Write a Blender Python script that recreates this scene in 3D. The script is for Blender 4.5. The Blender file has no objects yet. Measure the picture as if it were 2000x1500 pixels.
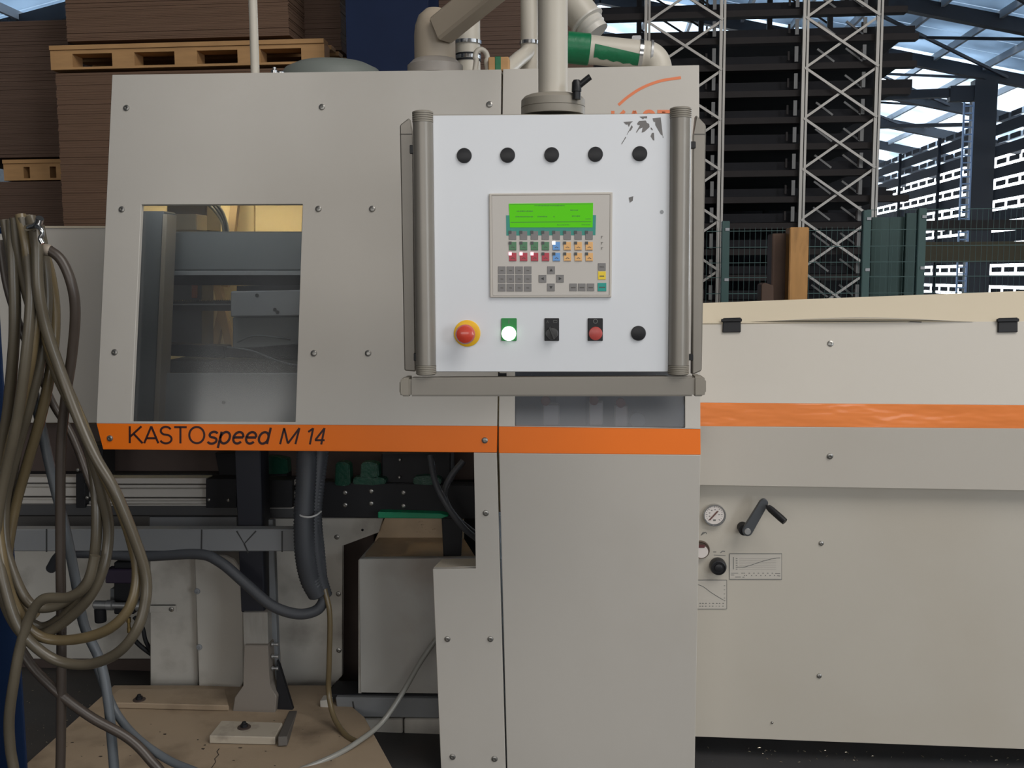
import bpy, bmesh, math, random
from mathutils import Vector, Matrix
random.seed(7)
sc = bpy.context.scene
COL = sc.collection
R = math.radians
# ------------------------------------------------------------------ camera
F = 1950.0
CAM = Vector((0, 0, 1.62))
YAW, PITCH, ROLL = R(5.0), R(6.2), 0.006
camd = bpy.data.cameras.new('camera'); camd.sensor_width = 36; camd.lens = F/2000*36
camd.clip_start = .05; camd.clip_end = 300
cam = bpy.data.objects.new('camera', camd); COL.objects.link(cam)
CM = Matrix.Rotation(YAW, 3, 'Z') @ Matrix.Rotation(R(90)-PITCH, 3, 'X') @ Matrix.Rotation(-ROLL, 3, 'Z')
cam.matrix_world = Matrix.Translation(CAM) @ CM.to_4x4()
sc.camera = cam
# ------------------------------------------------------------------ world, lights, exposure
W = bpy.data.worlds.new('sky'); sc.world = W; W.use_nodes = True
bg = W.node_tree.nodes['Background']; bg.inputs[0].default_value = (.86, .93, 1, 1); bg.inputs[1].default_value = 6.0
def area(name, loc, rot, sx, sy, power, col):
    l = bpy.data.lights.new(name, 'AREA'); l.shape = 'RECTANGLE'; l.size = sx; l.size_y = sy; l.energy = power; l.color = col
    o = bpy.data.objects.new(name, l); COL.objects.link(o); o.location = loc; o.rotation_euler = rot
    return o
area('roof_skylight', (4.3, -1.0, 6.9), (R(12), R(17), 0), 6.5, 4, 475, (1, .965, .92))
area('gate_daylight', (8.2, -6.5, 2.4), (R(84), 0, R(48)), 2.6, 3.6, 270, (.88, .94, 1))
area('frontal_fill', (-1.0, -11.6, 3.4), (R(89), 0, 0), 14, 3.0, 480, (1, .975, .94))  # unseen fill added behind the camera to brighten the machine fronts
area('rack_skylight', (5.0, 8.0, 6.9), (R(10), 0, 0), 6, 1.5, 20, (.9, .95, 1))
vs = sc.view_settings; vs.view_transform = 'Standard'; vs.look = 'None'; vs.gamma = 1; vs.use_curve_mapping = False; vs.exposure = 0.0
# ------------------------------------------------------------------ helpers
def ray(px, py): return CM @ Vector(((px-1000)/F, -(py-750)/F, -1))
class Plane:
    def __init__(s, Y, yaw=0, lean=0, z0=0, x0=0):
        s.Y, s.ty, s.tl, s.z0, s.x0 = Y, math.tan(R(yaw)), math.tan(R(lean)), z0, x0
        s.n = Vector((s.ty, 1, -s.tl)).normalized()          # away from the camera
        s.u = Vector((1, -s.ty, 0)).normalized(); s.v = s.u.cross(s.n)*-1
        if s.v.z < 0: s.v = -s.v
    def at(s, px, py):
        d = ray(px, py); t = (s.Y + s.x0*s.ty + (CAM.z-s.z0)*s.tl)/(d.y + d.x*s.ty - d.z*s.tl)
        return CAM + d*t
    def scale(s, px, py): return (s.at(px, py)-CAM).dot(CM @ Vector((0, 0, -1)))/F   # metres per pixel
    def off(s, d):                                            # the plane moved d metres towards the camera
        return Plane(s.Y - d/s.n.y, math.degrees(math.atan(s.ty)), math.degrees(math.atan(s.tl)), s.z0, s.x0)
def PY(Y): return Plane(Y)
def atz(px, py, z):
    d = ray(px, py); return CAM + d*((z-CAM.z)/d.z)
def P(px, py, Y): return PY(Y).at(px, py)

def newmesh(name, bm, mat, parent=None, smooth=None, bevel=0, seg=1):
    if bevel:
        bmesh.ops.bevel(bm, geom=[e for e in bm.edges], offset=bevel, segments=seg, affect='EDGES', clamp_overlap=True)
    bmesh.ops.recalc_face_normals(bm, faces=bm.faces)
    me = bpy.data.meshes.new(name); bm.to_mesh(me); bm.free()
    if smooth: me.shade_smooth(); me.set_sharp_from_angle(angle=R(smooth))
    o = bpy.data.objects.new(name, me); COL.objects.link(o)
    if mat: me.materials.append(mat)
    if parent: setp(o, parent)
    return o
def setp(o, parent):
    o.parent = parent
    o.matrix_parent_inverse = INV.get(parent.name, Matrix.Identity(4))
INV = {}
def tag(o, label, cat, group=None, kind=None):
    if label: o['label'] = label
    if cat: o['category'] = cat
    if group: o['group'] = group
    if kind: o['kind'] = kind
    return o
def thing(name, label, cat, loc, group=None, kind=None):
    o = bpy.data.objects.new(name, None); COL.objects.link(o); o.empty_display_size = .05
    o.location = loc; INV[o.name] = Matrix.Translation(Vector(loc)).inverted()
    return tag(o, label, cat, group, kind)
def prism_bm(front, back):
    bm = bmesh.new(); a = [bm.verts.new(p) for p in front]; b = [bm.verts.new(p) for p in back]
    n = len(a); bm.faces.new(a); bm.faces.new(b[::-1])
    for i in range(n): bm.faces.new((a[i], b[i], b[(i+1) % n], a[(i+1) % n]))
    return bm
def slab(name, px, plane, depth, mat, parent=None, bevel=.0015, seg=1, smooth=None):
    """polygon given on a real plane, extruded away from the viewer's side"""
    fr = [plane.at(*p) for p in px]; bk = [p + plane.n*depth for p in fr]
    return newmesh(name, prism_bm(fr, bk), mat, parent, smooth, bevel, seg)
def rect(name, x0, y0, x1, y1, plane, depth, mat, parent=None, bevel=.0015, seg=1):
    return slab(name, [(x0, y0), (x1, y0), (x1, y1), (x0, y1)], plane, depth, mat, parent, bevel, seg)
def frame(name, outer, inner, plane, depth, mat, parent=None):
    bm = bmesh.new()
    rings = []
    for k in (0, 1):
        rings.append([[bm.verts.new(plane.at(*p)+plane.n*depth*k) for p in q] for q in (outer, inner)])
    for i in range(4):
        j = (i+1) % 4
        bm.faces.new((rings[0][0][i], rings[0][0][j], rings[0][1][j], rings[0][1][i]))
        bm.faces.new((rings[1][0][i], rings[1][1][i], rings[1][1][j], rings[1][0][j]))
        bm.faces.new((rings[0][0][i], rings[1][0][i], rings[1][0][j], rings[0][0][j]))
        bm.faces.new((rings[0][1][i], rings[0][1][j], rings[1][1][j], rings[1][1][i]))
    return newmesh(name, bm, mat, parent, None, .0012)
def box(name, c, s, mat, parent=None, bevel=.0, rot=None, smooth=None):
    bm = bmesh.new(); bmesh.ops.create_cube(bm, size=1)
    for v in bm.verts: v.co = Vector((v.co.x*s[0], v.co.y*s[1], v.co.z*s[2]))
    if bevel: bmesh.ops.bevel(bm, geom=list(bm.edges), offset=bevel, segments=2, affect='EDGES')
    if rot is not None: bmesh.ops.rotate(bm, verts=bm.verts, cent=(0, 0, 0), matrix=rot)
    bmesh.ops.translate(bm, verts=bm.verts, vec=c)
    return newmesh(name, bm, mat, parent, smooth)
def bar(name, a, b, w, h, mat, parent=None, bevel=0, up=Vector((0, 0, 1))):
    a, b = Vector(a), Vector(b); d = (b-a); L = d.length; d.normalize()
    s = d.cross(up)
    if s.length < 1e-4: s = d.cross(Vector((0, 1, 0)))
    s.normalize(); t = s.cross(d)
    fr = [a + s*w/2*i + t*h/2*j for i, j in ((-1, -1), (1, -1), (1, 1), (-1, 1))]
    return newmesh(name, prism_bm(fr, [p+d*L for p in fr]), mat, parent, None, bevel)
def catmull(pts, n=8):
    pts = [Vector(p) for p in pts]
    if len(pts) < 3: return pts
    e = [pts[0]*2-pts[1]] + pts + [pts[-1]*2-pts[-2]]
    out = []
    for i in range(1, len(e)-2):
        p0, p1, p2, p3 = e[i-1:i+3]
        for k in range(n):
            t = k/n
            out.append(.5*((2*p1)+(p2-p0)*t+(2*p0-5*p1+4*p2-p3)*t*t+(3*p1-p0-3*p2+p3)*t**3))
    out.append(pts[-1]); return out
def sweep_bm(bm, path, r, sides=10, cap=True):
    n = len(path); T = []
    for i in range(n):
        d = (path[min(i+1, n-1)]-path[max(i-1, 0)]); T.append(d.normalized() if d.length > 1e-9 else Vector((0, 0, 1)))
    ref = Vector((0, 1, 0)) if abs(T[0].y) < .9 else Vector((1, 0, 0))
    s = T[0].cross(ref).normalized(); rings = []
    for i in range(n):
        s = (s - T[i]*s.dot(T[i])).normalized(); b = T[i].cross(s)
        rr = r[i] if isinstance(r, (list, tuple)) else r
        rings.append([bm.verts.new(path[i]+(s*math.cos(2*math.pi*k/sides)+b*math.sin(2*math.pi*k/sides))*rr) for k in range(sides)])
    for i in range(n-1):
        for k in range(sides):
            bm.faces.new((rings[i][k], rings[i][(k+1) % sides], rings[i+1][(k+1) % sides], rings[i+1][k]))
    if cap: bm.faces.new(rings[0][::-1]); bm.faces.new(rings[-1])
def tube(name, pts, r, mat, parent=None, sides=10, n=8, corr=0):
    path = catmull(pts, n); bm = bmesh.new()
    rr = r
    if corr:
        L = [0]
        for a, b in zip(path, path[1:]): L.append(L[-1]+(b-a).length)
        m = int(L[-1]/(corr/2)); q = []; i = 0
        for k in range(m+1):
            s = L[-1]*k/m
            while i < len(L)-2 and L[i+1] < s: i += 1
            t = (s-L[i])/max(L[i+1]-L[i], 1e-9); q.append(path[i].lerp(path[i+1], t))
        path = q; rr = [r*(1 if k % 2 else .88) for k in range(len(q))]
    sweep_bm(bm, path, rr, sides)
    return newmesh(name, bm, mat, parent, 50 if not corr else 80)
def lathe(name, c, axis, prof, mat, parent=None, sides=28, smooth=35):
    """prof: (radius, height) along axis"""
    ax = Vector(axis).normalized(); s = ax.cross(Vector((0, 0, 1)) if abs(ax.z) < .9 else Vector((1, 0, 0))).normalized(); b = ax.cross(s)
    bm = bmesh.new(); rings = []
    c = Vector(c)
    for r, h in prof:
        if r < 1e-6: rings.append([bm.verts.new(c+ax*h)])
        else: rings.append([bm.verts.new(c+ax*h+(s*math.cos(2*math.pi*k/sides)+b*math.sin(2*math.pi*k/sides))*r) for k in range(sides)])
    for A, B in zip(rings, rings[1:]):
        for k in range(sides):
            q = [A[k % len(A)], A[(k+1) % len(A)], B[(k+1) % len(B)], B[k % len(B)]]
            f = []
            for v in q:
                if v not in f: f.append(v)
            if len(f) > 2: bm.faces.new(f)
    if len(rings[0]) > 1: bm.faces.new(rings[0])
    if len(rings[-1]) > 1: bm.faces.new(rings[-1])
    return newmesh(name, bm, mat, parent, smooth)
def disc(name, px, py, prof, plane, mat, parent=None, sides=28, smooth=35):
    """prof in (pixel radius, metres out of the plane)"""
    k = plane.scale(px, py)
    return lathe(name, plane.at(px, py), -plane.n, [(r*k, h) for r, h in prof], mat, parent, sides, smooth)
def ribbon(name, px, w, plane, mat, parent=None, lift=.0006, n=0, th=.0008):
    """flat printed stroke w pixels wide"""
    pl = plane.off(lift)
    if n:
        q = catmull([Vector((a, b, 0)) for a, b in px], n); px = [(v.x, v.y) for v in q]
    bm = bmesh.new(); A = []; B = []
    for i, p in enumerate(px):
        a = px[max(i-1, 0)]; b = px[min(i+1, len(px)-1)]
        dx, dy = b[0]-a[0], b[1]-a[1]; L = math.hypot(dx, dy) or 1
        nx, ny = -dy/L*w/2, dx/L*w/2
        A.append(bm.verts.new(pl.at(p[0]+nx, p[1]+ny))); B.append(bm.verts.new(pl.at(p[0]-nx, p[1]-ny)))
    for i in range(len(A)-1): bm.faces.new((A[i], A[i+1], B[i+1], B[i]))
    return newmesh(name, bm, mat, parent)
def multi_ribbon(name, strokes, plane, mat, parent=None, lift=.0006):
    pl = plane.off(lift); bm = bmesh.new()
    for px, w in strokes:
        A = []; B = []
        for i, p in enumerate(px):
            a = px[max(i-1, 0)]; b = px[min(i+1, len(px)-1)]
            dx, dy = b[0]-a[0], b[1]-a[1]; L = math.hypot(dx, dy) or 1
            nx, ny = -dy/L*w/2, dx/L*w/2
            A.append(bm.verts.new(pl.at(p[0]+nx, p[1]+ny))); B.append(bm.verts.new(pl.at(p[0]-nx, p[1]-ny)))
        for i in range(len(A)-1): bm.faces.new((A[i], A[i+1], B[i+1], B[i]))
    return newmesh(name, bm, mat, parent)
def ell(cx, cy, rx, ry, a0, a1, n=22): return [(cx+rx*math.cos(R(a0+(a1-a0)*t/n)), cy+ry*math.sin(R(a0+(a1-a0)*t/n))) for t in range(n+1)]
def ess(w, h): return [(x*w/.58, y*h) for x, y in ell(.29, .745, .25, .235, 22, 262, 16)[:-1]+ell(.29, .255, .28, .255, 82, -160, 18)]
GL = {'K': (.70, [[(.03, 0), (.03, 1)], [(.62, 1), (.03, .36)], [(.22, .56), (.68, 0)]]), 'A': (.74, [[(.0, 0), (.36, 1)], [(.36, 1), (.72, 0)], [(.12, .30), (.60, .30)]]),
      'S': (.66, [ess(.6, 1)]), 'T': (.68, [[(0, .965), (.64, .965)], [(.32, .965), (.32, 0)]]), 'O': (.84, [ell(.41, .5, .38, .48, 0, 360, 36)]),
      's': (.52, [ess(.46, .74)]), 'p': (.62, [[(.03, .74), (.03, -.26)], ell(.28, .37, .24, .35, 0, 360, 30)]), 'e': (.60, [[(.03, .39), (.53, .39)], ell(.28, .37, .25, .35, 4, 318, 28)]),
      'd': (.64, [ell(.27, .37, .24, .35, 0, 360, 30), [(.51, 0), (.51, 1)]]), 'M': (.86, [[(.03, 0), (.03, 1)], [(.03, 1), (.40, .04)], [(.40, .04), (.77, 1)], [(.77, 1), (.77, 0)]]),
      '1': (.46, [[(.02, .76), (.27, .97)], [(.27, 1), (.27, 0)]]), '4': (.62, [[(.43, 0), (.43, 1)], [(.43, .99), (.02, .27)], [(.0, .26), (.58, .26)]])}
def strokes(name, text, x0, x1, top, base, w, plane, mat, parent, shear=0, slope=0):
    x = 0; segs = []
    for ch in text:
        adv, st = GL[ch]
        for q in st: segs.append([(x+a+shear*b, b) for a, b in q])
        x += adv+.06
    lo = min(a for q in segs for a, b in q); hi = max(a for q in segs for a, b in q); out = []
    for q in segs:
        out.append(([(x0+(a-lo)/(hi-lo)*(x1-x0), base-(base-top)*b+slope*((a-lo)/(hi-lo))*(x1-x0)) for a, b in q], w))
    return multi_ribbon(name, out, plane, mat, parent, .0008)
# ------------------------------------------------------------------ materials
MATS = {}
def M(name, col, rough=.5, metal=0, var=0, vscale=6, bump=0, bscale=200, dirt=0, dirtcol=(.05, .04, .03), dscale=2.5, stretch=None, spec=.5, emit=None, es=0, coat=0):
    if name in MATS: return MATS[name]
    m = bpy.data.materials.new(name); m.use_nodes = True; nt = m.node_tree; b = nt.nodes['Principled BSDF']
    b.inputs['Base Color'].default_value = (*col, 1); b.inputs['Roughness'].default_value = rough; b.inputs['Metallic'].default_value = metal
    b.inputs['Specular IOR Level'].default_value = spec; b.inputs['Coat Weight'].default_value = coat
    if emit: b.inputs['Emission Color'].default_value = (*emit, 1); b.inputs['Emission Strength'].default_value = es
    if var or dirt or bump:
        tc = nt.nodes.new('ShaderNodeTexCoord'); mp = nt.nodes.new('ShaderNodeMapping'); nt.links.new(tc.outputs['Object'], mp.inputs[0])
        if stretch: mp.inputs['Scale'].default_value = stretch
        def noise(sc_, det=6):
            n = nt.nodes.new('ShaderNodeTexNoise'); n.inputs['Scale'].default_value = sc_; n.inputs['Detail'].default_value = det
            nt.links.new(mp.outputs[0], n.inputs['Vector']); return n
        src = None
        if var:
            n = noise(vscale); mx = nt.nodes.new('ShaderNodeMix'); mx.data_type = 'RGBA'
            mx.inputs[6].default_value = (*[c*(1-var) for c in col], 1); mx.inputs[7].default_value = (*[min(1, c*(1+var)) for c in col], 1)
            nt.links.new(n.outputs['Fac'], mx.inputs[0]); src = mx.outputs[2]
        if dirt:
            n = noise(dscale, 9); rp = nt.nodes.new('ShaderNodeValToRGB'); rp.color_ramp.elements[0].position = .52; rp.color_ramp.elements[1].position = .75
            nt.links.new(n.outputs['Fac'], rp.inputs[0]); ml = nt.nodes.new('ShaderNodeMath'); ml.operation = 'MULTIPLY'; ml.inputs[1].default_value = dirt
            nt.links.new(rp.outputs[0], ml.inputs[0]); mx = nt.nodes.new('ShaderNodeMix'); mx.data_type = 'RGBA'
            mx.inputs[6].default_value = (*col, 1); mx.inputs[7].default_value = (*dirtcol, 1)
            if src: nt.links.new(src, mx.inputs[6])
            nt.links.new(ml.outputs[0], mx.inputs[0]); src = mx.outputs[2]
        if src: nt.links.new(src, b.inputs['Base Color'])
        if bump:
            n = noise(bscale, 3); bp = nt.nodes.new('ShaderNodeBump'); bp.inputs['Strength'].default_value = bump; bp.inputs['Distance'].default_value = .002
            nt.links.new(n.outputs['Fac'], bp.inputs['Height']); nt.links.new(bp.outputs[0], b.inputs['Normal'])
    MATS[name] = m; return m
def glass(name, tint, dust, rough=.02):
    m = bpy.data.materials.new(name); m.use_nodes = True; nt = m.node_tree; nt.nodes.clear()
    out = nt.nodes.new('ShaderNodeOutputMaterial'); tr = nt.nodes.new('ShaderNodeBsdfTransparent'); tr.inputs[0].default_value = (*tint, 1)
    gl = nt.nodes.new('ShaderNodeBsdfGlossy'); gl.inputs['Roughness'].default_value = rough
    fr = nt.nodes.new('ShaderNodeFresnel'); fr.inputs[0].default_value = 1.45; m1 = nt.nodes.new('ShaderNodeMixShader')
    nt.links.new(fr.outputs[0], m1.inputs[0]); nt.links.new(tr.outputs[0], m1.inputs[1]); nt.links.new(gl.outputs[0], m1.inputs[2])
    df = nt.nodes.new('ShaderNodeBsdfDiffuse'); df.inputs[0].default_value = (.45, .47, .5, 1); m2 = nt.nodes.new('ShaderNodeMixShader')
    tc = nt.nodes.new('ShaderNodeTexCoord'); n = nt.nodes.new('ShaderNodeTexNoise'); n.inputs['Scale'].default_value = 5; n.inputs['Detail'].default_value = 6
    nt.links.new(tc.outputs['Object'], n.inputs['Vector']); ml = nt.nodes.new('ShaderNodeMath'); ml.operation = 'MULTIPLY'; ml.inputs[1].default_value = dust*2
    nt.links.new(n.outputs['Fac'], ml.inputs[0]); nt.links.new(ml.outputs[0], m2.inputs[0]); nt.links.new(m1.outputs[0], m2.inputs[1]); nt.links.new(df.outputs[0], m2.inputs[2])
    nt.links.new(m2.outputs[0], out.inputs[0]); return m
paint = M('cream_grey_paint', (.50, .47, .425), .42, var=.05, vscale=2, bump=.05, bscale=350, dirt=.10, dirtcol=(.33, .29, .24), dscale=3)
paintR = M('cream_paint', (.54, .50, .44), .42, var=.04, vscale=2, bump=.05, bscale=350, dirt=.10, dirtcol=(.4, .34, .26), dscale=2.2)
paintY = M('warm_lit_cream_paint', (.62, .54, .41), .45, var=.04, vscale=3)  # lighter and warmer: light on upward faces put into the cream
paintD = M('soiled_cream_paint', (.47, .445, .40), .5, var=.10, vscale=5, dirt=.7, dirtcol=(.14, .12, .10), dscale=5, bump=.1)
platm = M('worn_beige_floor_paint', (.33, .25, .17), .6, var=.14, vscale=6, dirt=.85, dirtcol=(.12, .085, .055), dscale=5, bump=.2)
orange = M('orange_stripe_paint', (.93, .19, .008), .42, var=.05, vscale=4)
orangeG = M('glossy_orange_film', (.86, .25, .06), .2, var=.08, vscale=5, bump=.8, bscale=7, stretch=(.45, 1, 1.6), coat=1)
for n_ in orangeG.node_tree.nodes:
    if n_.type == 'BUMP': n_.inputs['Distance'].default_value = .017
darkred = M('dark_maroon_print', (.035, .012, .015), .4)
wplate = M('white_enamel', (.68, .695, .72), .3, var=.015, vscale=6)
alu = M('taupe_anodised_profile', (.245, .225, .195), .38, metal=.25, var=.06, vscale=4, stretch=(1, 1, 4))
taupe = M('taupe_plastic', (.25, .225, .185), .5, var=.06)
groove = M('profile_joint_dark', (.06, .055, .05), .6)
blackp = M('black_plastic', (.014, .014, .016), .38, spec=.3)
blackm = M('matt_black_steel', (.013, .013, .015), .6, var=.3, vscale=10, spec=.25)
hmi = M('beige_bezel', (.52, .48, .43), .45)
hmif = M('beige_membrane', (.52, .485, .445), .4)
lcd = M('green_lcd_glow', (.015, .10, .002), .35, spec=.15, emit=(.10, .60, .0), es=.66)
lcdt = M('lcd_dark_green_print', (.01, .10, .005), .4, emit=(.03, .2, .002), es=.5)
teal = M('teal_membrane', (.02, .25, .20), .4)
kgrey = M('grey_key', (.20, .19, .185), .45); kgreen = M('green_key', (.08, .21, .105), .45)
kred = M('red_key', (.46, .045, .07), .45); kblue = M('blue_key', (.13, .33, .68), .45); kora = M('light_orange_key', (.75, .42, .16), .45)
kyel = M('yellow_key', (.80, .58, .03), .45); kteal = M('teal_key', (.01, .30, .25), .45)
ink = M('black_print', (.03, .03, .03), .5); inkg = M('grey_print', (.13, .13, .125), .5)
ledoff = M('unlit_led', (.03, .035, .035), .3)
ledw = M('white_led', (.8, .8, .8), .3, emit=(1, 1, 1), es=2.5); ledr = M('pink_red_led', (.8, .2, .3), .3, emit=(1, .45, .55), es=2.2)
redb = M('red_button', (.55, .05, .025), .3, coat=.4); yelb = M('yellow_disc', (.80, .46, .01), .45)
redb2 = M('red_lens', (.42, .06, .05), .35)
lens = M('lit_green_lens', (.5, .9, .5), .3, emit=(.55, 1, .62), es=3.2)
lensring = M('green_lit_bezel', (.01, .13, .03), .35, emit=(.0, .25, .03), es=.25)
chrome = M('chrome', (.6, .6, .6), .18, metal=1); steel = M('galvanised_steel', (.36, .36, .36), .4, metal=.7, var=.1)
zinc = M('zinc_screw', (.32, .31, .29), .35, metal=.85); dkhole = M('socket_dark', (.02, .02, .02), .6)
alur = M('aluminium_rail', (.52, .49, .45), .4, metal=.35, var=.1, vscale=8, stretch=(.3, 1, 3), dirt=.3, dscale=4)
greyp = M('machine_grey_paint', (.155, .165, .175), .5, var=.12, vscale=5, dirt=.3)
greyl = M('light_grey_steel', (.25, .26, .275), .45, var=.12, vscale=6, dirt=.3)
greyduct = M('grey_duct_plastic', (.17, .175, .18), .5, var=.06)
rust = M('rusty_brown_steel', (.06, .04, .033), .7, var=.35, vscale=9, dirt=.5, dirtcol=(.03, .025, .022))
rubber = M('dark_rubber_conduit', (.045, .048, .055), .55)
hoseo = M('olive_translucent_hose', (.088, .073, .05), .34, var=.28, vscale=14, dirt=.4, dirtcol=(.07, .055, .035), dscale=12)
hosey = M('brass_yellow_hose', (.13, .097, .05), .32, var=.25, vscale=14, dirt=.35, dirtcol=(.08, .06, .035), dscale=12)
hoseg = M('blue_grey_hose', (.085, .095, .105), .45, var=.15, vscale=20)
hosed = M('dark_brown_hose', (.05, .038, .03), .4, var=.2, vscale=20)
hosec = M('clear_grey_tube', (.26, .255, .23), .25, var=.1)
green = M('green_tape', (.0, .135, .05), .4, var=.25, vscale=25, bump=.6, bscale=60)
greend = M('dark_green_tape', (.006, .045, .027), .3, var=.3, vscale=30, bump=.8, bscale=60)
bluec = M('dark_blue_column_paint', (.009, .022, .062), .5, var=.15, vscale=5, spec=.25)
bluec2 = M('deep_blue_column_paint', (.007, .016, .05), .55, var=.15, spec=.2)
tanm = M('tan_chute_steel', (.42, .31, .20), .5, var=.3, vscale=10, bump=.3, bscale=60)
pipe = M('cream_pipe_paint', (.50, .46, .39), .4, var=.05, vscale=8)
armm = M('taupe_arm_paint', (.36, .30, .23), .5, var=.06)
card = M('brown_cardboard', (.15, .086, .054), .85, var=.22, vscale=5, stretch=(1, 1, 30))
card2 = M('dark_cardboard', (.115, .07, .05), .85, var=.22, vscale=5, stretch=(1, 1, 30))
woodm = M('pallet_wood', (.46, .26, .11), .75, var=.25, vscale=6, stretch=(1, 1, 5)); wood2 = M('dark_stained_wood', (.08, .045, .03), .7, var=.3, vscale=7)
beamw = M('orange_wood', (.44, .225, .07), .65, var=.2, vscale=6, stretch=(5, 5, 1), dirt=.5, dirtcol=(.2, .1, .03), dscale=7)
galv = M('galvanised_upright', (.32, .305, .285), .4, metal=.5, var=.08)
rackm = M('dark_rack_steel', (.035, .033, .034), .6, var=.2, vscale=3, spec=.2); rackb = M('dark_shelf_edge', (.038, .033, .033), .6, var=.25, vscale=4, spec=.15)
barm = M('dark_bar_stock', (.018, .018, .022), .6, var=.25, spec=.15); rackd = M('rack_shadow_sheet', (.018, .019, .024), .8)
rackl = M('light_rack_bracket', (.4, .42, .45), .5)
fencem = M('green_fence_paint', (.03, .085, .08), .5); fences = M('green_sheet', (.03, .075, .07), .55, var=.15)
olive = M('olive_beam', (.06, .052, .025), .6, var=.2)
rafter = M('dark_steel_rafter', (.02, .023, .03), .6)
floorm = M('dark_oily_floor', (.035, .033, .033), .6, var=.3, vscale=5, dirt=.5, dirtcol=(.06, .045, .035), dscale=3, bump=.2)
wallm = M('hall_wall_sheet', (.16, .165, .17), .7)
gaugef = M('gauge_dial', (.62, .57, .54), .4)
swarf = M('steel_swarf', (.5, .42, .3), .3, metal=.8)
def roofmat(name, col, trans):
    m = bpy.data.materials.new(name); m.use_nodes = True; nt = m.node_tree; nt.nodes.clear(); out = nt.nodes.new('ShaderNodeOutputMaterial')
    d = nt.nodes.new('ShaderNodeBsdfDiffuse'); d.inputs[0].default_value = (*col, 1); t = nt.nodes.new('ShaderNodeBsdfTranslucent'); t.inputs[0].default_value = (*col, 1)
    tc = nt.nodes.new('ShaderNodeTexCoord'); n = nt.nodes.new('ShaderNodeTexNoise'); n.inputs['Scale'].default_value = .6; nt.links.new(tc.outputs['Object'], n.inputs['Vector'])
    ml = nt.nodes.new('ShaderNodeMapRange'); ml.inputs[1].default_value = .35; ml.inputs[2].default_value = .7; ml.inputs[3].default_value = trans*.5; ml.inputs[4].default_value = trans*1.4
    nt.links.new(n.outputs['Fac'], ml.inputs[0]); mx = nt.nodes.new('ShaderNodeMixShader')
    nt.links.new(ml.outputs[0], mx.inputs[0]); nt.links.new(d.outputs[0], mx.inputs[1]); nt.links.new(t.outputs[0], mx.inputs[2]); nt.links.new(mx.outputs[0], out.inputs[0]); return m
roofA = roofmat('blue_grey_roof_sheet', (.42, .5, .58), .5); roofB = roofmat('translucent_roof_sheet', (.8, .88, .95), .75); roofN = M('near_roof_sheet', (.3, .32, .34), .7)
pane = glass('dusty_window', (.86, .87, .86), .05, .16); pane2 = glass('smoked_window', (.72, .75, .8), .07, .2)
# ================================================================== SETTING
def struct(o): o['kind'] = 'structure'; return o
struct(box('floor', (0, 22, -.05), (44, 84, .1), floorm))
def roofz(x): return 8.35 - .22*abs(x)
RX = 13.0
def roof_bay(y0, y1, side, mat, parent, name):
    xs = [side*RX*k/12 for k in range(13)]
    bm = bmesh.new(); rows = []
    for y in (y0, y1):
        for dz in (0, .05):
            rows.append([bm.verts.new((x, y, roofz(x)+.12+dz)) for x in xs])
    for a, b in ((0, 2), (1, 3)):
        for i in range(12): bm.faces.new((rows[a][i], rows[a][i+1], rows[b][i+1], rows[b][i]))
    for a, b in ((0, 1), (2, 3)):
        for i in range(12): bm.faces.new((rows[a][i], rows[a][i+1], rows[b][i+1], rows[b][i]))
    return newmesh(name, bm, mat, parent)
ceil = struct(bpy.data.objects.new('ceiling', None)); COL.objects.link(ceil); INV['ceiling'] = Matrix.Identity(4)
BAYS = [-12, -7, -2, 3, 8, 12.4, 17.2, 21.1, 25.0, 28.9, 32.8, 36.7, 40.6, 44.5, 48.4]
for a, b in zip(BAYS, BAYS[1:]):
    for sd in (-1, 1):
        if b <= 12.5:
            roof_bay(a, b, sd, roofN, ceil, 'roof_sheet')
        else:
            n = 4
            for k in range(n):
                y0 = a+(b-a)*k/n; y1 = a+(b-a)*(k+1)/n-.05
                roof_bay(y0, y1, sd, roofA if b < 25.5 else roofB, ceil, 'roof_sheet')
for y in BAYS[4:]:
    for sd in (-1, 1):
        bar('rafter', (0, y, roofz(0)-.10), (sd*RX, y, roofz(RX)-.10), .2, .27, rafter, ceil)
for sd in (-1, 1):
    for k in range(1, 12):
        x = sd*k*1.12
        bar('purlin', (x, 12.4, roofz(x)+.03), (x, 48, roofz(x)+.03), .07, .15, rackl, ceil)
for y0, y1 in zip(BAYS[6:], BAYS[7:]):
    for x0, x1 in ((4.5, 9.6),):
        bar('wind_brace', (x0, y0, roofz(x0)-.1), (x1, y1, roofz(x1)-.1), .06, .06, rafter, ceil)
        bar('wind_brace', (x1, y0, roofz(x1)-.1), (x0, y1, roofz(x0)-.1), .06, .06, rafter, ceil)
struct(box('wall_left', (-13.1, 18, 3), (.2, 60, 6), wallm))
struct(box('wall_back', (0, -12.1, 4), (26, .2, 8), wallm))
struct(box('wall_far', (-5.5, 48.1, 2.2), (15, .2, 4.4), wallm))
struct(box('wall_right', (13.1, 1.0, 2.6), (.2, 26, 5.2), wallm))

# ================================================================== bolts
BOLT = {}
def bolt(px, py, plane, parent, r=6.2, mat=None, name='bolt'):
    mat = mat or zinc; key = (round(plane.ty, 4), round(plane.tl, 4), round(r*plane.scale(px, py)*2000), mat.name)
    c = plane.at(px, py)
    if key not in BOLT:
        k = r*plane.scale(px, py)
        o = lathe(name, (0, 0, 0), -plane.n, [(k, -.002), (k, .0012), (k*.92, .003), (k*.6, .0045), (k*.42, .0047), (k*.40, .0015), (0, .0015)], mat, None, 14)
        BOLT[key] = o.data
    else:
        o = bpy.data.objects.new(name, BOLT[key]); COL.objects.link(o)
    o.location = c; setp(o, parent); return o

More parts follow.
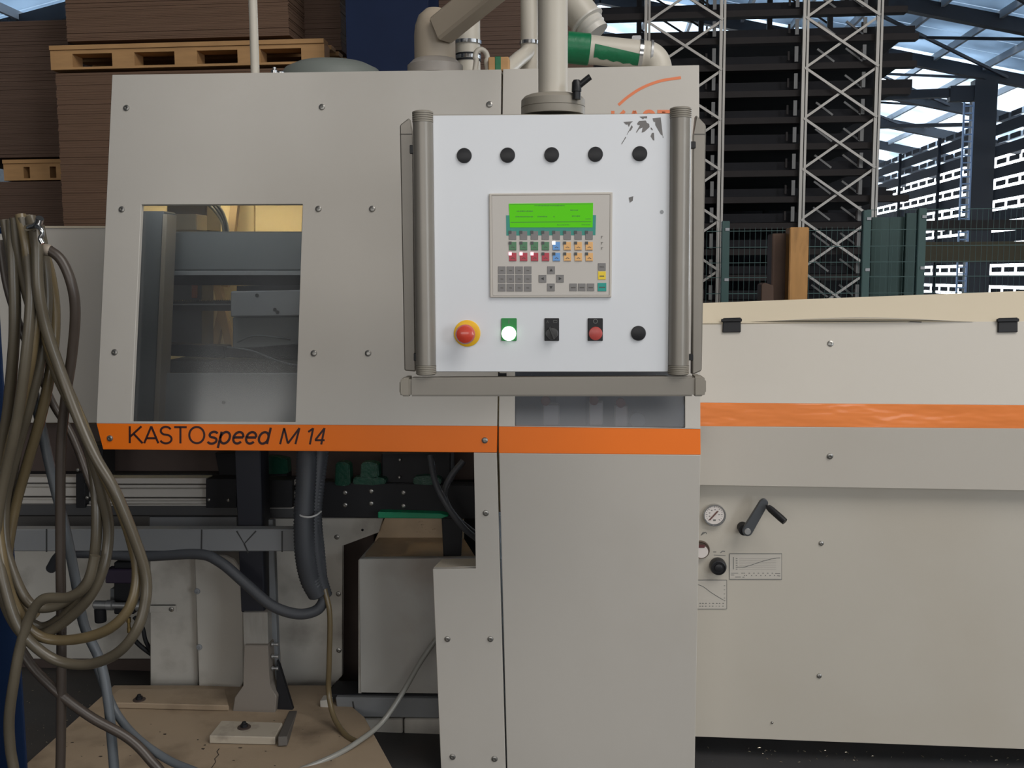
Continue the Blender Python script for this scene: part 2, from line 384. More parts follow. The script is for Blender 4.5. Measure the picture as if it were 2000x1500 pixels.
# ================================================================== SAW HOUSING, front
YM = 3.0
tmp = Plane(YM); Z1 = tmp.at(700, 829).z
LOW = Plane(YM); UPP = Plane(YM, 0, 10, Z1); LEG = Plane(YM, 0, -4, tmp.at(900, 886).z)
g = thing('machine_guard', 'large cream sheet guard with tall glazed window and orange lettered stripe', 'machine guard', (LOW.at(600, 885).x, YM+.3, LOW.at(600, 885).z))
frame('guard_sheet', [(219, 146), (979, 135.5), (971, 832), (188, 827)], [(276, 399.5), (591, 398.5), (577, 824), (256, 823)], UPP, .018, paint, g)
slab('window_pane', [(270, 394), (596, 393), (582, 826), (250, 826)], UPP.off(-.0185), .005, pane, g, 0)['label'] = 'dusty window pane looking into the saw'
st = slab('stripe_band', [(188, 827), (971, 832), (970, 884), (201, 878)], LOW, .02, orange, g); st['label'] = 'orange stripe with maroon lettering'
sl = .0058
strokes('lettering', 'KASTO', 253.5, 399, 832.5, 865.5, 4.0, LOW, darkred, st, 0, sl)
strokes('lettering', 'speed', 406, 529, 834.5, 866.5, 4.6, LOW, darkred, st, .2, sl)
strokes('lettering', 'M', 547, 585, 836, 867.5, 3.9, LOW, darkred, st, .2, 0)
strokes('lettering', '14', 602, 634, 836, 868, 3.9, LOW, darkred, st, .2, 0)
for p in ((247, 211), (629, 209), (956, 204), (238, 409), (622, 408), (727, 408), (224, 688), (613, 690), (719, 690)): bolt(*p, UPP, g)
for p in ((215, 856), (947, 860)): bolt(*p, LOW, g)
# returns of the guard (side and roof of the enclosure)
def wp(px, py, pl, dy): v = pl.at(px, py).copy(); v.y += dy; return v
def hexa(name, a, mat, parent, th):   # quad sheet a (4 points) thickened along its normal
    n = (a[1]-a[0]).cross(a[2]-a[0]).normalized()*th
    return newmesh(name, prism_bm(a, [p+n for p in a]), mat, parent)
BACKY = 4.05
def yback(v): w = v.copy(); w.y = BACKY; return w
ta, tb = UPP.at(219, 146), UPP.at(979, 135.5)
hexa('roof_sheet', [ta+Vector((0, .02, -.002)), tb+Vector((0, .02, -.002)), yback(tb), yback(ta)], paint, g, -.004)
la, lb = UPP.at(219, 146), UPP.at(188, 827)
hexa('side_sheet', [la+Vector((.002, .02, -.01)), lb+Vector((.002, .02, 0)), Vector((lb.x, 3.24, lb.z)), Vector((la.x, 3.24, la.z))], paint, g, .004)

c = thing('machine_cabinet', 'cream machine cabinet with smoked window, orange stripe and tall lower door', 'cabinet', (LOW.at(1170, 1500).x, YM+.4, .0))
o_ = frame('upper_sheet', [(982.5, 135), (1365.5, 127), (1368, 838), (974, 833)], [(1005, 640), (1338, 640), (1338, 835.5), (1005, 832)], UPP, .02, paint, c)
slab('window_pane', [(1000, 636), (1342, 636), (1342, 834), (1000, 834)], UPP.off(-.0205), .005, pane2, c, 0)['label'] = 'smoked window pane'
s2 = slab('stripe_band', [(974, 833), (1368, 838), (1368.5, 888.5), (974, 885)], LOW, .02, orange, c); s2['label'] = 'plain orange stripe'
slab('lower_door', [(974.5, 885.2), (1368, 888.7), (1356.5, 1520), (991, 1520)], LEG, .02, paint, c)
rb = [UPP.at(1365.5, 127), UPP.at(1368, 838), LOW.at(1368, 888), LEG.at(1356.5, 1520)]
for i, (a, b) in enumerate(((rb[0], rb[1]), (rb[2], rb[3]))):
    hexa('side_sheet', [a+Vector((-.004, .021, 0)), b+Vector((-.004, .021, 0)), yback(b), yback(a)], paint, c, .004)
ta, tb = UPP.at(982.5, 135), UPP.at(1365.5, 127)
hexa('roof_sheet', [ta+Vector((0, .021, -.002)), tb+Vector((0, .021, -.002)), yback(tb), yback(ta)], paint, c, -.004)
ribbon('logo_arc', [(1208, 205), (1228, 188), (1255, 171), (1290, 158), (1330, 151.5)], 5.5, UPP, M('coral_print', (.72, .2, .08), .5), c, n=6)
strokes('logo_letters', 'KASTO', 1197, 1343, 216.5, 254, 6.5, UPP, MATS['coral_print'], c)
rect('inner_fitting', 1060, 790, 1092, 832, PY(3.25), .05, alur, c, .004); rect('inner_fitting', 1150, 785, 1178, 832, PY(3.25), .05, alur, c, .004)
rect('inner_fitting', 1200, 792, 1226, 834, PY(3.28), .05, alur, c, .004); rect('inner_plate', 1085, 770, 1145, 840, PY(3.35), .02, greyl, c)
for p in ((1066, 782), (1160, 781), (1212, 786)): disc('inner_cap', *p, [(9, 0), (9, .02), (0, .025)], PY(3.24), M('dull_red_cap', (.2, .05, .04), .5), c)
disc('inner_dial', 1245, 820, [(16, 0), (15, .01), (0, .012)], PY(3.3), greyp, c)
rect('inner_back', 985, 640, 1362, 870, PY(3.6), .01, M('cabinet_inner_grey', (.24, .26, .3), .6), c)
rect('latch', 973, 729, 989, 737, LOW.off(-.0), .01, blackp, c, 0)

l = thing('lower_guard_plate', 'narrow cream cover plate with stepped left edge under orange stripe', 'cover plate', (LEG.at(930, 1500).x, YM+.1, 0))
slab('plate', [(925, 884.2), (970, 885), (988, 1520), (862, 1520), (845, 1112), (930.5, 1111)], LEG, .02, paint, l)
a = [LEG.at(845, 1112), LEG.at(930.5, 1111)]
hexa('ledge', [a[0]+Vector((0, .02, 0)), a[1]+Vector((0, .02, 0)), a[1]+Vector((.0, .115, -.0)), a[0]+Vector((.012, .115, 0))], M('ledge_cream', (.52, .46, .37), .5), l, -.012)
for p in ((949, 1002), (874, 1248), (958, 1248), (884, 1478), (966, 1482)): bolt(*p, LEG, l)

# rear cream housing on the left
h = thing('rear_housing', 'cream sheet housing standing behind hanging hoses, left of glazed guard', 'machine housing', (P(110, 825, 3.6).x, 3.7, P(110, 825, 3.6).z))
rect('front_sheet', -60, 443, 215, 826, PY(3.6), .02, paint, h)
rect('top_lip', -60, 441.5, 215, 445, PY(3.595), .4, paintY, h, 0)

# ================================================================== inside the glazed guard
e = thing('enclosure_back', 'pale yellow inner back wall lit behind saw head', 'inner wall', (P(430, 840, 4.0).x, 4.0, P(430, 840, 4.0).z))
innerw = M('pale_yellow_inner_wall', (.72, .60, .36), .55, var=.06)
rect('back_sheet', 236, 330, 496, 1000, PY(4.0), .02, innerw, e); rect('back_sheet', 498.5, 330, 1010, 1000, PY(4.0), .02, innerw, e)
bar('wall_strut', P(460, 395, 3.96), P(440, 560, 3.96), .028, .03, M('tan_strut', (.42, .31, .18), .6), e)
bar('wall_strut', P(438, 590, 3.96), P(417, 690, 3.96), .028, .03, MATS['tan_strut'], e)
bar('wall_strut', P(423, 545, 3.95), P(452, 690, 3.95), .03, .03, MATS['tan_strut'], e)
wl = thing('work_light', 'small lamp inside guard above saw head', 'lamp', P(430, 350, 3.75))
lamp = bpy.data.lights.new('work_lamp', 'AREA'); lamp.size = .5; lamp.shape = 'RECTANGLE'; lamp.size_y = .08; lamp.energy = 7; lamp.color = (1, .82, .5)
lo = bpy.data.objects.new('work_lamp', lamp); COL.objects.link(lo); lo.location = P(430, 352, 3.74); lo.rotation_euler = (R(12), 0, 0)
inner_fill_data = bpy.data.lights.new('inner_fill', 'AREA'); inner_fill_data.shape = 'RECTANGLE'; inner_fill_data.size = .5; inner_fill_data.size_y = .05; inner_fill_data.energy = 1.0; inner_fill_data.color = (.92, .97, 1)  # added fill inside the guard, brightens the saw head beams
lo2 = bpy.data.objects.new('inner_fill', inner_fill_data); COL.objects.link(lo2); lo2.location = P(430, 360, 3.18); lo2.rotation_euler = (R(35), 0, 0)
bar('lamp_housing', P(340, 353, 3.18), P(540, 353, 3.18), .05, .02, blackm, wl)  # housing for the added inner fill
bar('lamp_housing', P(380, 345, 3.75), P(520, 345, 3.75), .1, .04, blackm, wl)

q = thing('saw_head', 'dark grey saw head with toothed blade behind dusty window', 'saw head', (P(430, 820, 3.5).x, 3.5, P(430, 820, 3.5).z))
slab('pillar', [(268, 412), (320, 412), (300, 835), (240, 835)], PY(3.28), .10, greyp, q, .004)
slab('pillar_edge', [(318, 418), (326, 418), (309, 835), (299, 835)], PY(3.27), .08, M('edge_beige', (.3, .26, .21), .5), q)
rect('top_bracket', 319, 418, 384, 450, PY(3.55), .1, M('tan_bracket', (.33, .27, .19), .5), q, .003)
rect('motor_block', 325, 385, 403, 452, PY(3.68), .15, M('motor_brown', (.12, .105, .085), .5), q, .006)
rect('cross_beam', 325, 452, 600, 529, PY(3.42), .16, greyp, q, .006)
rect('beam_lip', 322, 529, 600, 538, PY(3.40), .14, greyl, q, .002)
rect('rail', 318, 538, 600, 557, PY(3.44), .14, blackm, q)
rect('side_block', 318, 545, 394, 680, PY(3.75), .12, M('dark_casting', (.05, .05, .055), .6), q)
rect('hot_marker', 374, 556, 384, 582, PY(3.74), .01, M('faded_orange', (.22, .07, .03), .6), q)
# toothed blade
bl = [(322, 589)]
x = 322
while x < 452: bl += [(x+3.5, 585.5), (x+4.2, 589)]; x += 4.2
bl += [(454, 607), (322, 607)]
slab('saw_blade', bl, PY(3.50), .008, M('blade_steel', (.06, .055, .055), .45, metal=.5), q, 0)
rect('blade_stripe', 322, 593, 450, 596, PY(3.498), .004, greyl, q, 0)
slab('clamp_block', [(450, 569), (600, 566), (600, 617), (450, 619)], PY(3.38), .12, greyl, q, .004)
slab('clamp_top', [(462, 558), (600, 556), (600, 567), (462, 569)], PY(3.40), .1, blackm, q)
slab('vise_jaw', [(454, 619), (600, 617), (600, 680), (454, 680)], PY(3.43), .12, greyp, q, .004)
slab('support_arm', [(312, 671), (436, 676), (440, 700), (312, 694)], PY(3.40), .08, blackm, q, .003)
slab('support_arm', [(436, 683), (600, 670), (600, 703), (436, 698)], PY(3.41), .08, blackm, q, .003)
slab('catch_tray', [(312, 706), (600, 706), (600, 729), (312, 728)], PY(3.36), .25, M('tray_dark', (.045, .043, .04), .55), q)
slab('tray_front', [(296, 729), (600, 729), (600, 850), (296, 850)], PY(3.32), .015, M('tray_grey', (.22, .23, .235), .4, var=.1, dirt=.25), q, .002)
for i, p in enumerate(((502, 577), (537, 605), (542, 610), (437, 786))): disc('oil_stain', *p, [(4, 0), (4, .0008), (0, .001)], PY(3.318 if i == 3 else 3.378), ink, q, 7)
for i, pts in enumerate(([(464, 668, 3.36), (487, 658, 3.34), (512, 656, 3.33), (548, 660, 3.34), (566, 663, 3.37)], [(444, 678, 3.35), (490, 685, 3.34), (530, 700, 3.33), (560, 710, 3.33), (600, 716, 3.34)])):
    tag(tube('cable', [P(*p) for p in pts], .0035, hoseg, None, 8), ['thin grey cable arching over the dark saw arm', 'thin grey cable drooping from dark arm toward tray'][i], 'cable')
for i in range(3):
    tag(tube('inner_hose', [P(398+i*8, 392, 3.7), P(418+i*7, 410, 3.68), P(433+i*4, 432, 3.66), P(438+i*4, 456, 3.64)], .006, hoseg if i else hosec, None, 8), 'slim hose curving down behind saw head beam', 'hose', 'hoses behind the saw head')
# ================================================================== CONTROL PANEL
YP = 2.42
CPX = Plane(YP).at(1077, 480).x
CP = Plane(YP, -2.5, 0, 0, CPX)
k = thing('control_panel', 'white hanging operator panel with green display and taupe grip tubes', 'control panel', CP.at(1078, 774))
fp = slab('front_plate', [(845, 225.5), (1310, 222.5), (1305, 726), (851, 726)], CP, .006, wplate, k, .001)
slab('casing', [(842, 224), (1313, 221), (1308, 727), (848, 727)], CP.off(-.006), .16, taupe, k, .003)
def grip(x0t, x1t, yt, x0b, x1b, yb, capt, capb):
    a = CP.at((x0t+x1t)/2, yt); b = CP.at((x0b+x1b)/2, yb); r = (x1t-x0t)/2*CP.scale(x0t, yt)
    d = (b-a); L = d.length
    ca, cb = (capt-yt)/(yb-yt)*L, (capb-yt)/(yb-yt)*L
    def ribs(h0, h1, n=5):
        out = []
        for i in range(n):
            s = h0+(h1-h0)*i/n; e_ = h0+(h1-h0)*(i+1)/n
            out += [(r*1.03, s+.0008), (r*1.03, e_-.0008), (r*.95, e_-.0006), (r*.95, e_)]
        return out
    o = lathe('grip_tube', a, d, [(r, ca), (r, cb)], alu, k, 30); base = a+CP.n*.004
    lathe('grip_cap', a, d, [(r*.8, 0), (r, .002)]+ribs(.002, ca), taupe, o, 30)
    lathe('grip_cap', a, d, ribs(cb, L-.002)+[(r, L-.002), (r*.85, L)], taupe, o, 30)
grip(805.5, 845.5, 217, 813, 852, 732, 239, 712)
grip(1309, 1350, 210, 1305, 1345, 732, 231, 712)
BK = CP.off(-.05)
slab('side_fin', [(780.5, 244), (799, 229.5), (804.5, 262), (812, 726), (789.5, 724)], BK, .03, alu, k, .003)
slab('side_fin', [(1359.5, 223.5), (1379, 244), (1371, 724), (1351.5, 733), (1355.5, 262)], BK, .03, alu, k, .003)
for a in ((781, 262, 805, 262), (1356, 262, 1378.5, 262)): ribbon('fin_joint', [(a[0], a[1]), (a[2], a[3])], 1.5, BK, groove, k, .001)
for p in ((1348, 276, 1359, 289.5), (1344, 692, 1354, 704), (800, 283, 808, 300), (808, 690, 816, 705)): rect('fin_clip', *p, CP.off(-.045), .02, blackp, k, .001)
# bottom handle beam
HB = CP.off(.01)
slab('handle_beam', [(801, 738), (1355, 735.5), (1355, 774.3), (801, 774.6)], HB, .035, alu, k, .004, 2)
slab('handle_corner', [(786, 738), (801, 738), (801, 774.8), (784, 774.8), (779.5, 769), (779.5, 744)], HB, .06, taupe, k, .004, 2)
slab('handle_corner', [(1355, 735.3), (1372, 735), (1379.5, 741), (1379.5, 768), (1374, 774.5), (1355, 774.5)], HB, .06, taupe, k, .004, 2)
# blank plugs
for p in ((906.8, 304), (991.5, 303.2), (1077.5, 302.4), (1163, 301.5), (1249.5, 300.3), (1246.8, 650.8)):
    disc('blank_plug', *p, [(14.6, 0), (14.6, .003), (13.6, .005), (8, .0062), (0, .0065)], CP, blackp, k)
es = disc('emergency_stop', 912.5, 651, [(26, 0), (26, .002), (24.5, .003), (14, .003)], CP, yelb, k, 36); es['label'] = 'red mushroom emergency stop on yellow disc'
disc('stop_button', 911.8, 651, [(12, .003), (12, .032), (17.2, .033), (18.9, .038), (18.9, .046), (16, .053), (8, .057), (0, .058)], CP, redb, es, 36)
for i, (x0, x1, xc, rr) in enumerate(((979, 1009, 994, 13.2), (1063.5, 1092, 1078, 0), (1148, 1177.5, 1163, 12.4))):
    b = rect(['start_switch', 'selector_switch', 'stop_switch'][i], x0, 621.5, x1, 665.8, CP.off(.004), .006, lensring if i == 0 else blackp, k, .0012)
    b['label'] = ['black switch block with lit green lens', 'black rotary selector switch', 'black switch block with red lens'][i]
    if rr:
        disc('lens', xc, 651.3, [(rr+1, .004), (rr+1, .006), (rr, .008), (rr*.6, .0095), (0, .0098)], CP, lens if i == 0 else redb2, b)
    else:
        disc('knob', xc, 651, [(12.5, .004), (12, .01), (11, .013), (0, .0135)], CP, M('knob_black', (.03, .03, .03), .3), b)
        slab('knob_bar', [(1071, 640), (1075, 637.5), (1085, 662), (1081, 664.5)], CP.off(.021), .008, MATS['knob_black'], b, .001)
multi_ribbon('switch_marks', [([(994, 624), (994, 632)], 1.6)], CP.off(.004), inkg, k)
ring = [(1163+4*math.cos(t*.5236), 627.5+4*math.sin(t*.5236)) for t in range(13)]
multi_ribbon('switch_marks', [(ring, 1.2), ([(1068, 631), (1069.5, 626), (1071, 631)], .9), ([(1081, 625.5), (1088, 625.5), (1088, 630), (1081, 630), (1081, 625.5)], .9)], CP.off(.004), inkg, k)
# torn sticker remains
scr = M('sticker_scrap_grey', (.17, .16, .155), .6, var=.15, vscale=60)
def zz(x, y): return (1190+x/13.33, 200+y/13.33)
for poly in ([(370, 510), (620, 490), (560, 540), (510, 640), (480, 570), (440, 580)], [(580, 590), (615, 640), (590, 690), (545, 745), (510, 740)], [(500, 745), (520, 745), (470, 840), (455, 850)], [(425, 890), (440, 910), (330, 1085), (310, 1085)],
             [(790, 370), (985, 360), (985, 415), (910, 410), (880, 440)], [(780, 480), (950, 470), (980, 530), (1040, 560), (1050, 640), (920, 760), (845, 785), (870, 650), (780, 690), (715, 790), (700, 770), (760, 660), (800, 590), (730, 580), (730, 540)],
             [(1130, 415), (1340, 390), (1395, 870), (1340, 830), (1200, 590), (1195, 510), (1150, 500)], [(1110, 795), (1165, 790), (1175, 990), (1145, 985), (1075, 880)], [(1075, 655), (1105, 660), (1140, 720), (1090, 710)], [(1385, 890), (1415, 890), (1405, 930)]):
    slab('sticker_scrap', [zz(*p) for p in poly], CP.off(.0005), .0006, scr, k, 0)
slab('sticker_scrap', [(1228, 386), (1237, 383), (1236, 392), (1230, 396)], CP.off(.0005), .0006, scr, k, 0)
disc('screw_hole', 1292.5, 414, [(3.8, 0), (3.8, .0006), (2, .0008), (0, .0008)], CP, M('hole_grey', (.3, .31, .32), .5), k, 14)
# operator display
d = slab('operator_display', [(955, 378), (1196.4, 375.2), (1194.3, 581), (957, 581.3)], CP.off(.006), .006, hmi, k, .0015); d['label'] = 'beige operator display unit with key field'
DF = CP.off(.0066)
slab('membrane', [(960.5, 382), (1191.3, 380), (1189.7, 576.5), (962.7, 577.5)], DF, .0015, hmif, d, .0004)
multi_ribbon('bezel_line', [([(960, 381.6), (1191.6, 379.6), (1190, 577)], 1.2)], DF, M('bezel_shadow_line', (.25, .22, .19), .6), d, .0003)
slab('soft_key_panel', [(988.4, 420.5), (1164, 420), (1163, 459.3), (989, 460)], DF.off(.0005), .001, teal, d, 0)
slab('screen', [(994, 397.6), (1158.5, 396.3), (1157.5, 444.3), (996, 444.3)], DF.off(.0012), .0014, lcd, d, 0)['label'] = 'glowing green display'
LC = DF.off(.0012)
st_ = [([(997, 434.3), (1155, 432.8)], 1.3), ([(996, 399.5), (1157, 398.2)], .9)]
random.seed(3)
def words(x0, x1, y, w):
    x = x0
    while x < x1-1:
        n = random.uniform(1.2, 2.6); st_.append(([(x, y+random.uniform(-.3, .3)), (min(x+n, x1), y)], w*random.uniform(.7, 1.2))); x += n+.7
words(1044, 1103, 401.5, 2); words(1009, 1042, 412.5, 2.2); words(1114, 1129, 410.5, 2.2); words(1007, 1041, 423.3, 2.2); words(1050, 1070, 423, 2.2); words(1081, 1083, 423, 3); words(1117, 1134, 422, 2.2); words(1143, 1154, 427.5, 1.4); words(1088, 1112, 439.3, 1.8); words(1136, 1153, 439, 1.8)
multi_ribbon('screen_print', st_, LC, lcdt, d, .0004)
KEY = {}
def key(x0, y0, w, hh, mat, mark=None):
    return rect('key', x0, y0, x0+w, y0+hh, DF.off(.0014), .0014, mat, d, .0004)
rows = [(451.5, [kgrey]*8), (472.5, [kgreen]*4+[kblue]+[kora]*3), (493.8, [kred]*4+[kblue]+[kora]*3)]
marks = []
for r_, (y, ms) in enumerate(rows):
    for i, m in enumerate(ms):
        x = 994+i*21.35+r_*.15; key(x, y, 14.4, 16.4, m)
        lm = ledoff
        if r_ == 1 and i == 4: lm = ledw
        if r_ == 2 and i < 3: lm = ledr
        rect('key_led', x-.8, y-.9, x+5, y+5, DF.off(.0019), .001, lm, d, 0)
        if r_ > 0: marks.append(([(x+4, y+11), (x+7.5, y+9.5), (x+11, y+11.5)], 1.1)); marks.append(([(x+1.5, y+15.7), (x+13.5, y+15.7)], .7))
for j, y in enumerate((520.2, 536.8, 554.1)):
    for i in range(4):
        key(972.8+i*16.9, y, 14.7, 15, kgrey); marks.append(([(977.5+i*16.9, y+8), (983+i*16.9, y+8.4)], 1.4))
for x, y, dx, dy in ((1069, 520, 0, -1), (1052.2, 536.8, -1, 0), (1086.3, 536.6, 1, 0), (1068.7, 553.7, 0, 1)):
    key(x, y, 15, 15, kgrey); cx, cy = x+7.5, y+7.5
    t = [(cx+dx*3.2-dy*0, cy+dy*3.2), (cx-dx*2.4+dy*3.2, cy-dy*2.4+dx*3.2), (cx-dx*2.4-dy*3.2, cy-dy*2.4-dx*3.2)]
    slab('arrow_mark', t, DF.off(.0019), .0004, ink, d, 0)
key(1168, 514, 15.2, 14.6, kgrey); key(1168, 530, 15.2, 16, kyel); key(1167.3, 552.5, 17, 16.5, kteal)
for x in (1112.3, 1129.2, 1146.2): key(x, 553.6, 14.6, 14.8, kgrey); marks.append(([(x+3, 561.5), (x+12, 561.5)], 2))
marks += [([(1171, 539.3), (1180, 539.3)], 2), ([(1170, 561), (1182, 561)], 2), ([(1171, 521), (1180, 521.5)], 1.4)]
for y in (463, 475, 485): marks += [([(1173.5, y-1.5), (1178, y-1.5)], .8), ([(1175.5, y-1.5), (1175.5, y+2.5)], .8)]
multi_ribbon('key_marks', marks, DF.off(.0014), M('key_print', (.09, .08, .07), .5), d, .0004)

# hanging tube, flange and lever
pc = CP.at(1080, 205) + CP.n*.075
hang = thing('panel_hanger', 'cream vertical hanger tube with taupe flange and black clamp lever', 'support arm', pc)
kk = (pc-CAM).dot(CM @ Vector((0, 0, -1)))/F
zt = P(1080, 189, pc.y).z
lathe('tube', (pc.x, pc.y, zt-.02), (0, 0, 1), [(28.7*kk, 0), (28.7*kk, .62)], pipe, hang, 40)
lathe('flange', (pc.x, pc.y, P(1080, 226, pc.y).z), (0, 0, 1), [(62*kk, 0), (62.5*kk, .004), (62.5*kk, .017), (61.2*kk, .0175), (61.2*kk, .0185), (62.5*kk, .019), (62*kk, .036), (56*kk, .044), (50*kk, .047), (29*kk, .048)], taupe, hang, 44)
YL = pc.y-.06
lv = lathe('clamp_lever', P(1126, 190, YL), (0, 0, 1), [(8*kk, -.005), (8*kk, .012), (9.5*kk, .013), (9*kk, .034), (6*kk, .04), (0, .041)], blackp, hang, 18)
tube('lever_grip', [P(1128, 170, YL), P(1140, 160, YL), P(1150, 152, YL), P(1153, 150, YL)], [.0075]*25, blackp, lv, 10)
# lathe pivot arm on top of the guard
ar = thing('swivel_arm', 'taupe swivel arm on pedestal rising from top of the guard', 'support arm', P(850, 134, 3.30))
YA = 3.30
def topz(): return UPP.at(850, 137).z
b0 = P(850, 134, YA); b0.z = topz()+.004; ka = (b0-CAM).dot(CM @ Vector((0, 0, -1)))/F
lathe('pedestal_flange', b0, (0, 0, 1), [(54*ka, 0), (54*ka, .03), (51*ka, .034), (44*ka, .046), (40*ka, .05)], M('worn_taupe', (.3, .27, .24), .5, var=.2, vscale=20), ar, 36)
hb = P(850, 18, YA).z-b0.z
lathe('pedestal', b0, (0, 0, 1), [(40*ka, .045), (40*ka, hb*.6), (38*ka, hb*.75), (31*ka, hb*.9), (17*ka, hb), (0, hb)], armm, ar, 36)
p0 = P(858, 62, YA-.06); jn = Vector((pc.x, pc.y, zt+.62)); 
pend = P(1010, -62, 3.1)
bar('arm_beam', p0, pend, .075, .082, armm, ar, .008)
bar('arm_beam', pend + (pend-p0).normalized()*-.02, jn, .075, .082, armm, ar, .008)
lathe('arm_joint', jn+Vector((0, 0, -.07)), (0, 0, 1), [(.055, 0), (.065, .01), (.065, .13), (.05, .14), (0, .14)], armm, ar, 24)

# ================================================================== things on top of the machine
ZT = UPP.at(1000, 136).z+.004
def onTop(px, Y): p = P(px, 100, Y); p.z = ZT; return p
def vpipe(name, label, px, Y, rpx, z1=3.2, ringy=()):
    b = onTop(px, Y); kq = (b-CAM).dot(CM @ Vector((0, 0, -1)))/F; t = thing(name, label, 'pipe', b)
    lathe('pipe_body', b, (0, 0, 1), [(rpx*kq, 0), (rpx*kq, z1-ZT)], pipe, t, 30)
    for y, hgt, mt, f in ringy:
        z = P(px, y, Y).z; lathe('clamp_ring', (b.x, b.y, z-hgt/2), (0, 0, 1), [(rpx*kq*.98, 0), (rpx*kq*f, 0), (rpx*kq*f, hgt), (rpx*kq*.98, hgt)], mt, t, 30)
    return t, kq
vpipe('extraction_pipe', 'cream vertical pipe with chrome clamp rings behind swivel arm', 914, 3.62, 24, 3.2, ((84, .012, chrome, 1.12), (108, .006, blackm, 1.06), (113, .012, chrome, 1.05), (119, .006, blackm, 1.06)))
t2, kq = vpipe('extraction_pipe', 'slimmer cream pipe with single clamp ring beside hanger tube', 1034, 3.6, 17, 3.2, ((84, .012, chrome, 1.12),))
tube('elbow', [onTop(1034, 3.6)+Vector((0, 0, .2)), onTop(1032, 3.59)+Vector((0, 0, .14)), onTop(1012, 3.5)+Vector((0, 0, .09)), onTop(985, 3.4)+Vector((0, 0, .03))], .026, pipe, t2, 16)
eb = onTop(940, 3.25); er = []
for i in range(13):
    a = math.pi*(i/12)*1.36-math.pi*.18; er.append(eb+Vector((.018*math.cos(a), .012*math.cos(a), .048+.024*math.sin(a))))
er = [eb+Vector((.021, .008, 0))]+er+[eb+Vector((-.021, -.008, 0))]
tag(tube('lifting_eye', er, .0085, pipe, None, 10, 3), 'cream lifting eye beside vertical pipe on machine top', 'lifting eye')
wb = thing('wood_block', 'small pale wood block wrapped with green tape on machine top', 'wood block', onTop(975, 3.25))
w0, w1 = onTop(955, 3.25), onTop(995, 3.25); bar('block', w0+Vector((0, 0, .022)), w1+Vector((0, 0, .022)), .05, .042, woodm, wb, .003)
bar('tape_band', w0.lerp(w1, .32)+Vector((0, 0, .022)), w0.lerp(w1, .62)+Vector((0, 0, .022)), .053, .0445, green, wb, .002)
# taped tube lying on the top, and its oblique feed pipe
tt = thing('taped_pipe', 'cream pipe wrapped in green tape lying across machine top', 'pipe', onTop(1200, 3.5))
rA = .047; ca, cb = P(1113, 93, 3.44), P(1250, 107, 3.46)
ax = (cb-ca).normalized()
tube('pipe_body', [ca, ca.lerp(cb, .5), cb, P(1266, 109, 3.46), P(1278, 117, 3.46), P(1284, 130, 3.46), P(1286, 150, 3.46)], rA, pipe, tt, 28)
lathe('tape_sleeve', ca-ax*.012, ax, [(rA*1.02, 0), (rA*1.09, .002), (rA*1.10, .075), (rA*1.04, .078), (rA*1.0, .078)], green, tt, 24)
lathe('dark_cuff', ca-ax*.03, ax, [(rA*.5, 0), (rA*1.05, 0), (rA*1.07, .03), (rA*1.0, .03)], M('brown_cuff', (.09, .06, .045), .6), tt, 24)
# a strip of tape along the lower front of the pipe
bm = bmesh.new(); up = Vector((0, 0, 1)); fr = ax.cross(up).normalized(); 
if fr.y > 0: fr = -fr
u2 = fr.cross(ax)*(1 if fr.cross(ax).z > 0 else -1); rw = []
for i in range(15):
    s = i/14; c0 = ca.lerp(cb, .34+.66*s); a0 = R(12-22*s); a1 = R(-42-16*s+4*math.sin(i*1.9))
    rw.append([bm.verts.new(c0+(fr*math.cos(a0+(a1-a0)*j/6)+u2*math.sin(a0+(a1-a0)*j/6))*(rA+.0018)) for j in range(7)])
for i in range(14):
    for j in range(6): bm.faces.new((rw[i][j], rw[i+1][j], rw[i+1][j+1], rw[i][j+1]))
newmesh('tape_strip', bm, green, tt, 60)
cl = lathe('hose_clamp', cb-ax*.006, ax, [(rA, 0), (rA*1.06, 0), (rA*1.06, .012), (rA, .012)], chrome, tt, 28)
box('clamp_screw', cb+Vector((-.012, -.0, rA+.006)), (.03, .02, .016), chrome, cl, .002)
lathe('hose_clamp', P(1268, 108, 3.46), ax, [(rA, 0), (rA*1.05, 0), (rA*1.05, .008), (rA, .008)], steel, tt, 28)
op = thing('feed_pipe', 'cream oblique pipe with ribbed clamp descending behind hanger tube', 'pipe', P(1150, 60, 3.56))
o0, o1 = P(1060, -70, 3.6), P(1163, 64, 3.56); od = (o1-o0).normalized()
lathe('pipe_body', o0, od, [(.058, 0), (.058, (o1-o0).length-.05)], pipe, op, 28)
lathe('ribbed_collar', o1-od*.055, od, [(.058, 0), (.064, .002), (.064, .008), (.05, .012), (.053, .02), (.049, .026), (.052, .034), (.047, .04), (.048, .06)], M('pale_collar', (.55, .52, .47), .35), op, 28)
hump = thing('machine_cowl', 'grey green domed cowl on machine top near blue column', 'cowl', onTop(660, 3.4))
lathe('dome', onTop(648, 3.37), (0, 0, 1), [(.175, 0), (.172, .02), (.155, .043), (.12, .06), (.07, .07), (0, .073)], M('grey_green_cowl', (.15, .165, .15), .6, var=.15), hump, 40)
lathe('clip', onTop(535, 3.21), (0, 0, 1), [(.012, 0), (.012, .014), (.006, .018), (.006, .024), (0, .024)], chrome, hump, 12)
lathe('clip', onTop(548, 3.21), (0, 0, 1), [(.014, 0), (.014, .008), (.007, .012), (0, .013)], chrome, hump, 12)
pz = thing('pipe_riser', 'thin cream upright pipe rising from guard top before cardboard', 'pipe', onTop(496, 3.3))
lathe('riser_body', onTop(497, 3.3), (0, 0, 1), [(.0145, 0), (.0145, .9)], pipe, pz, 18)
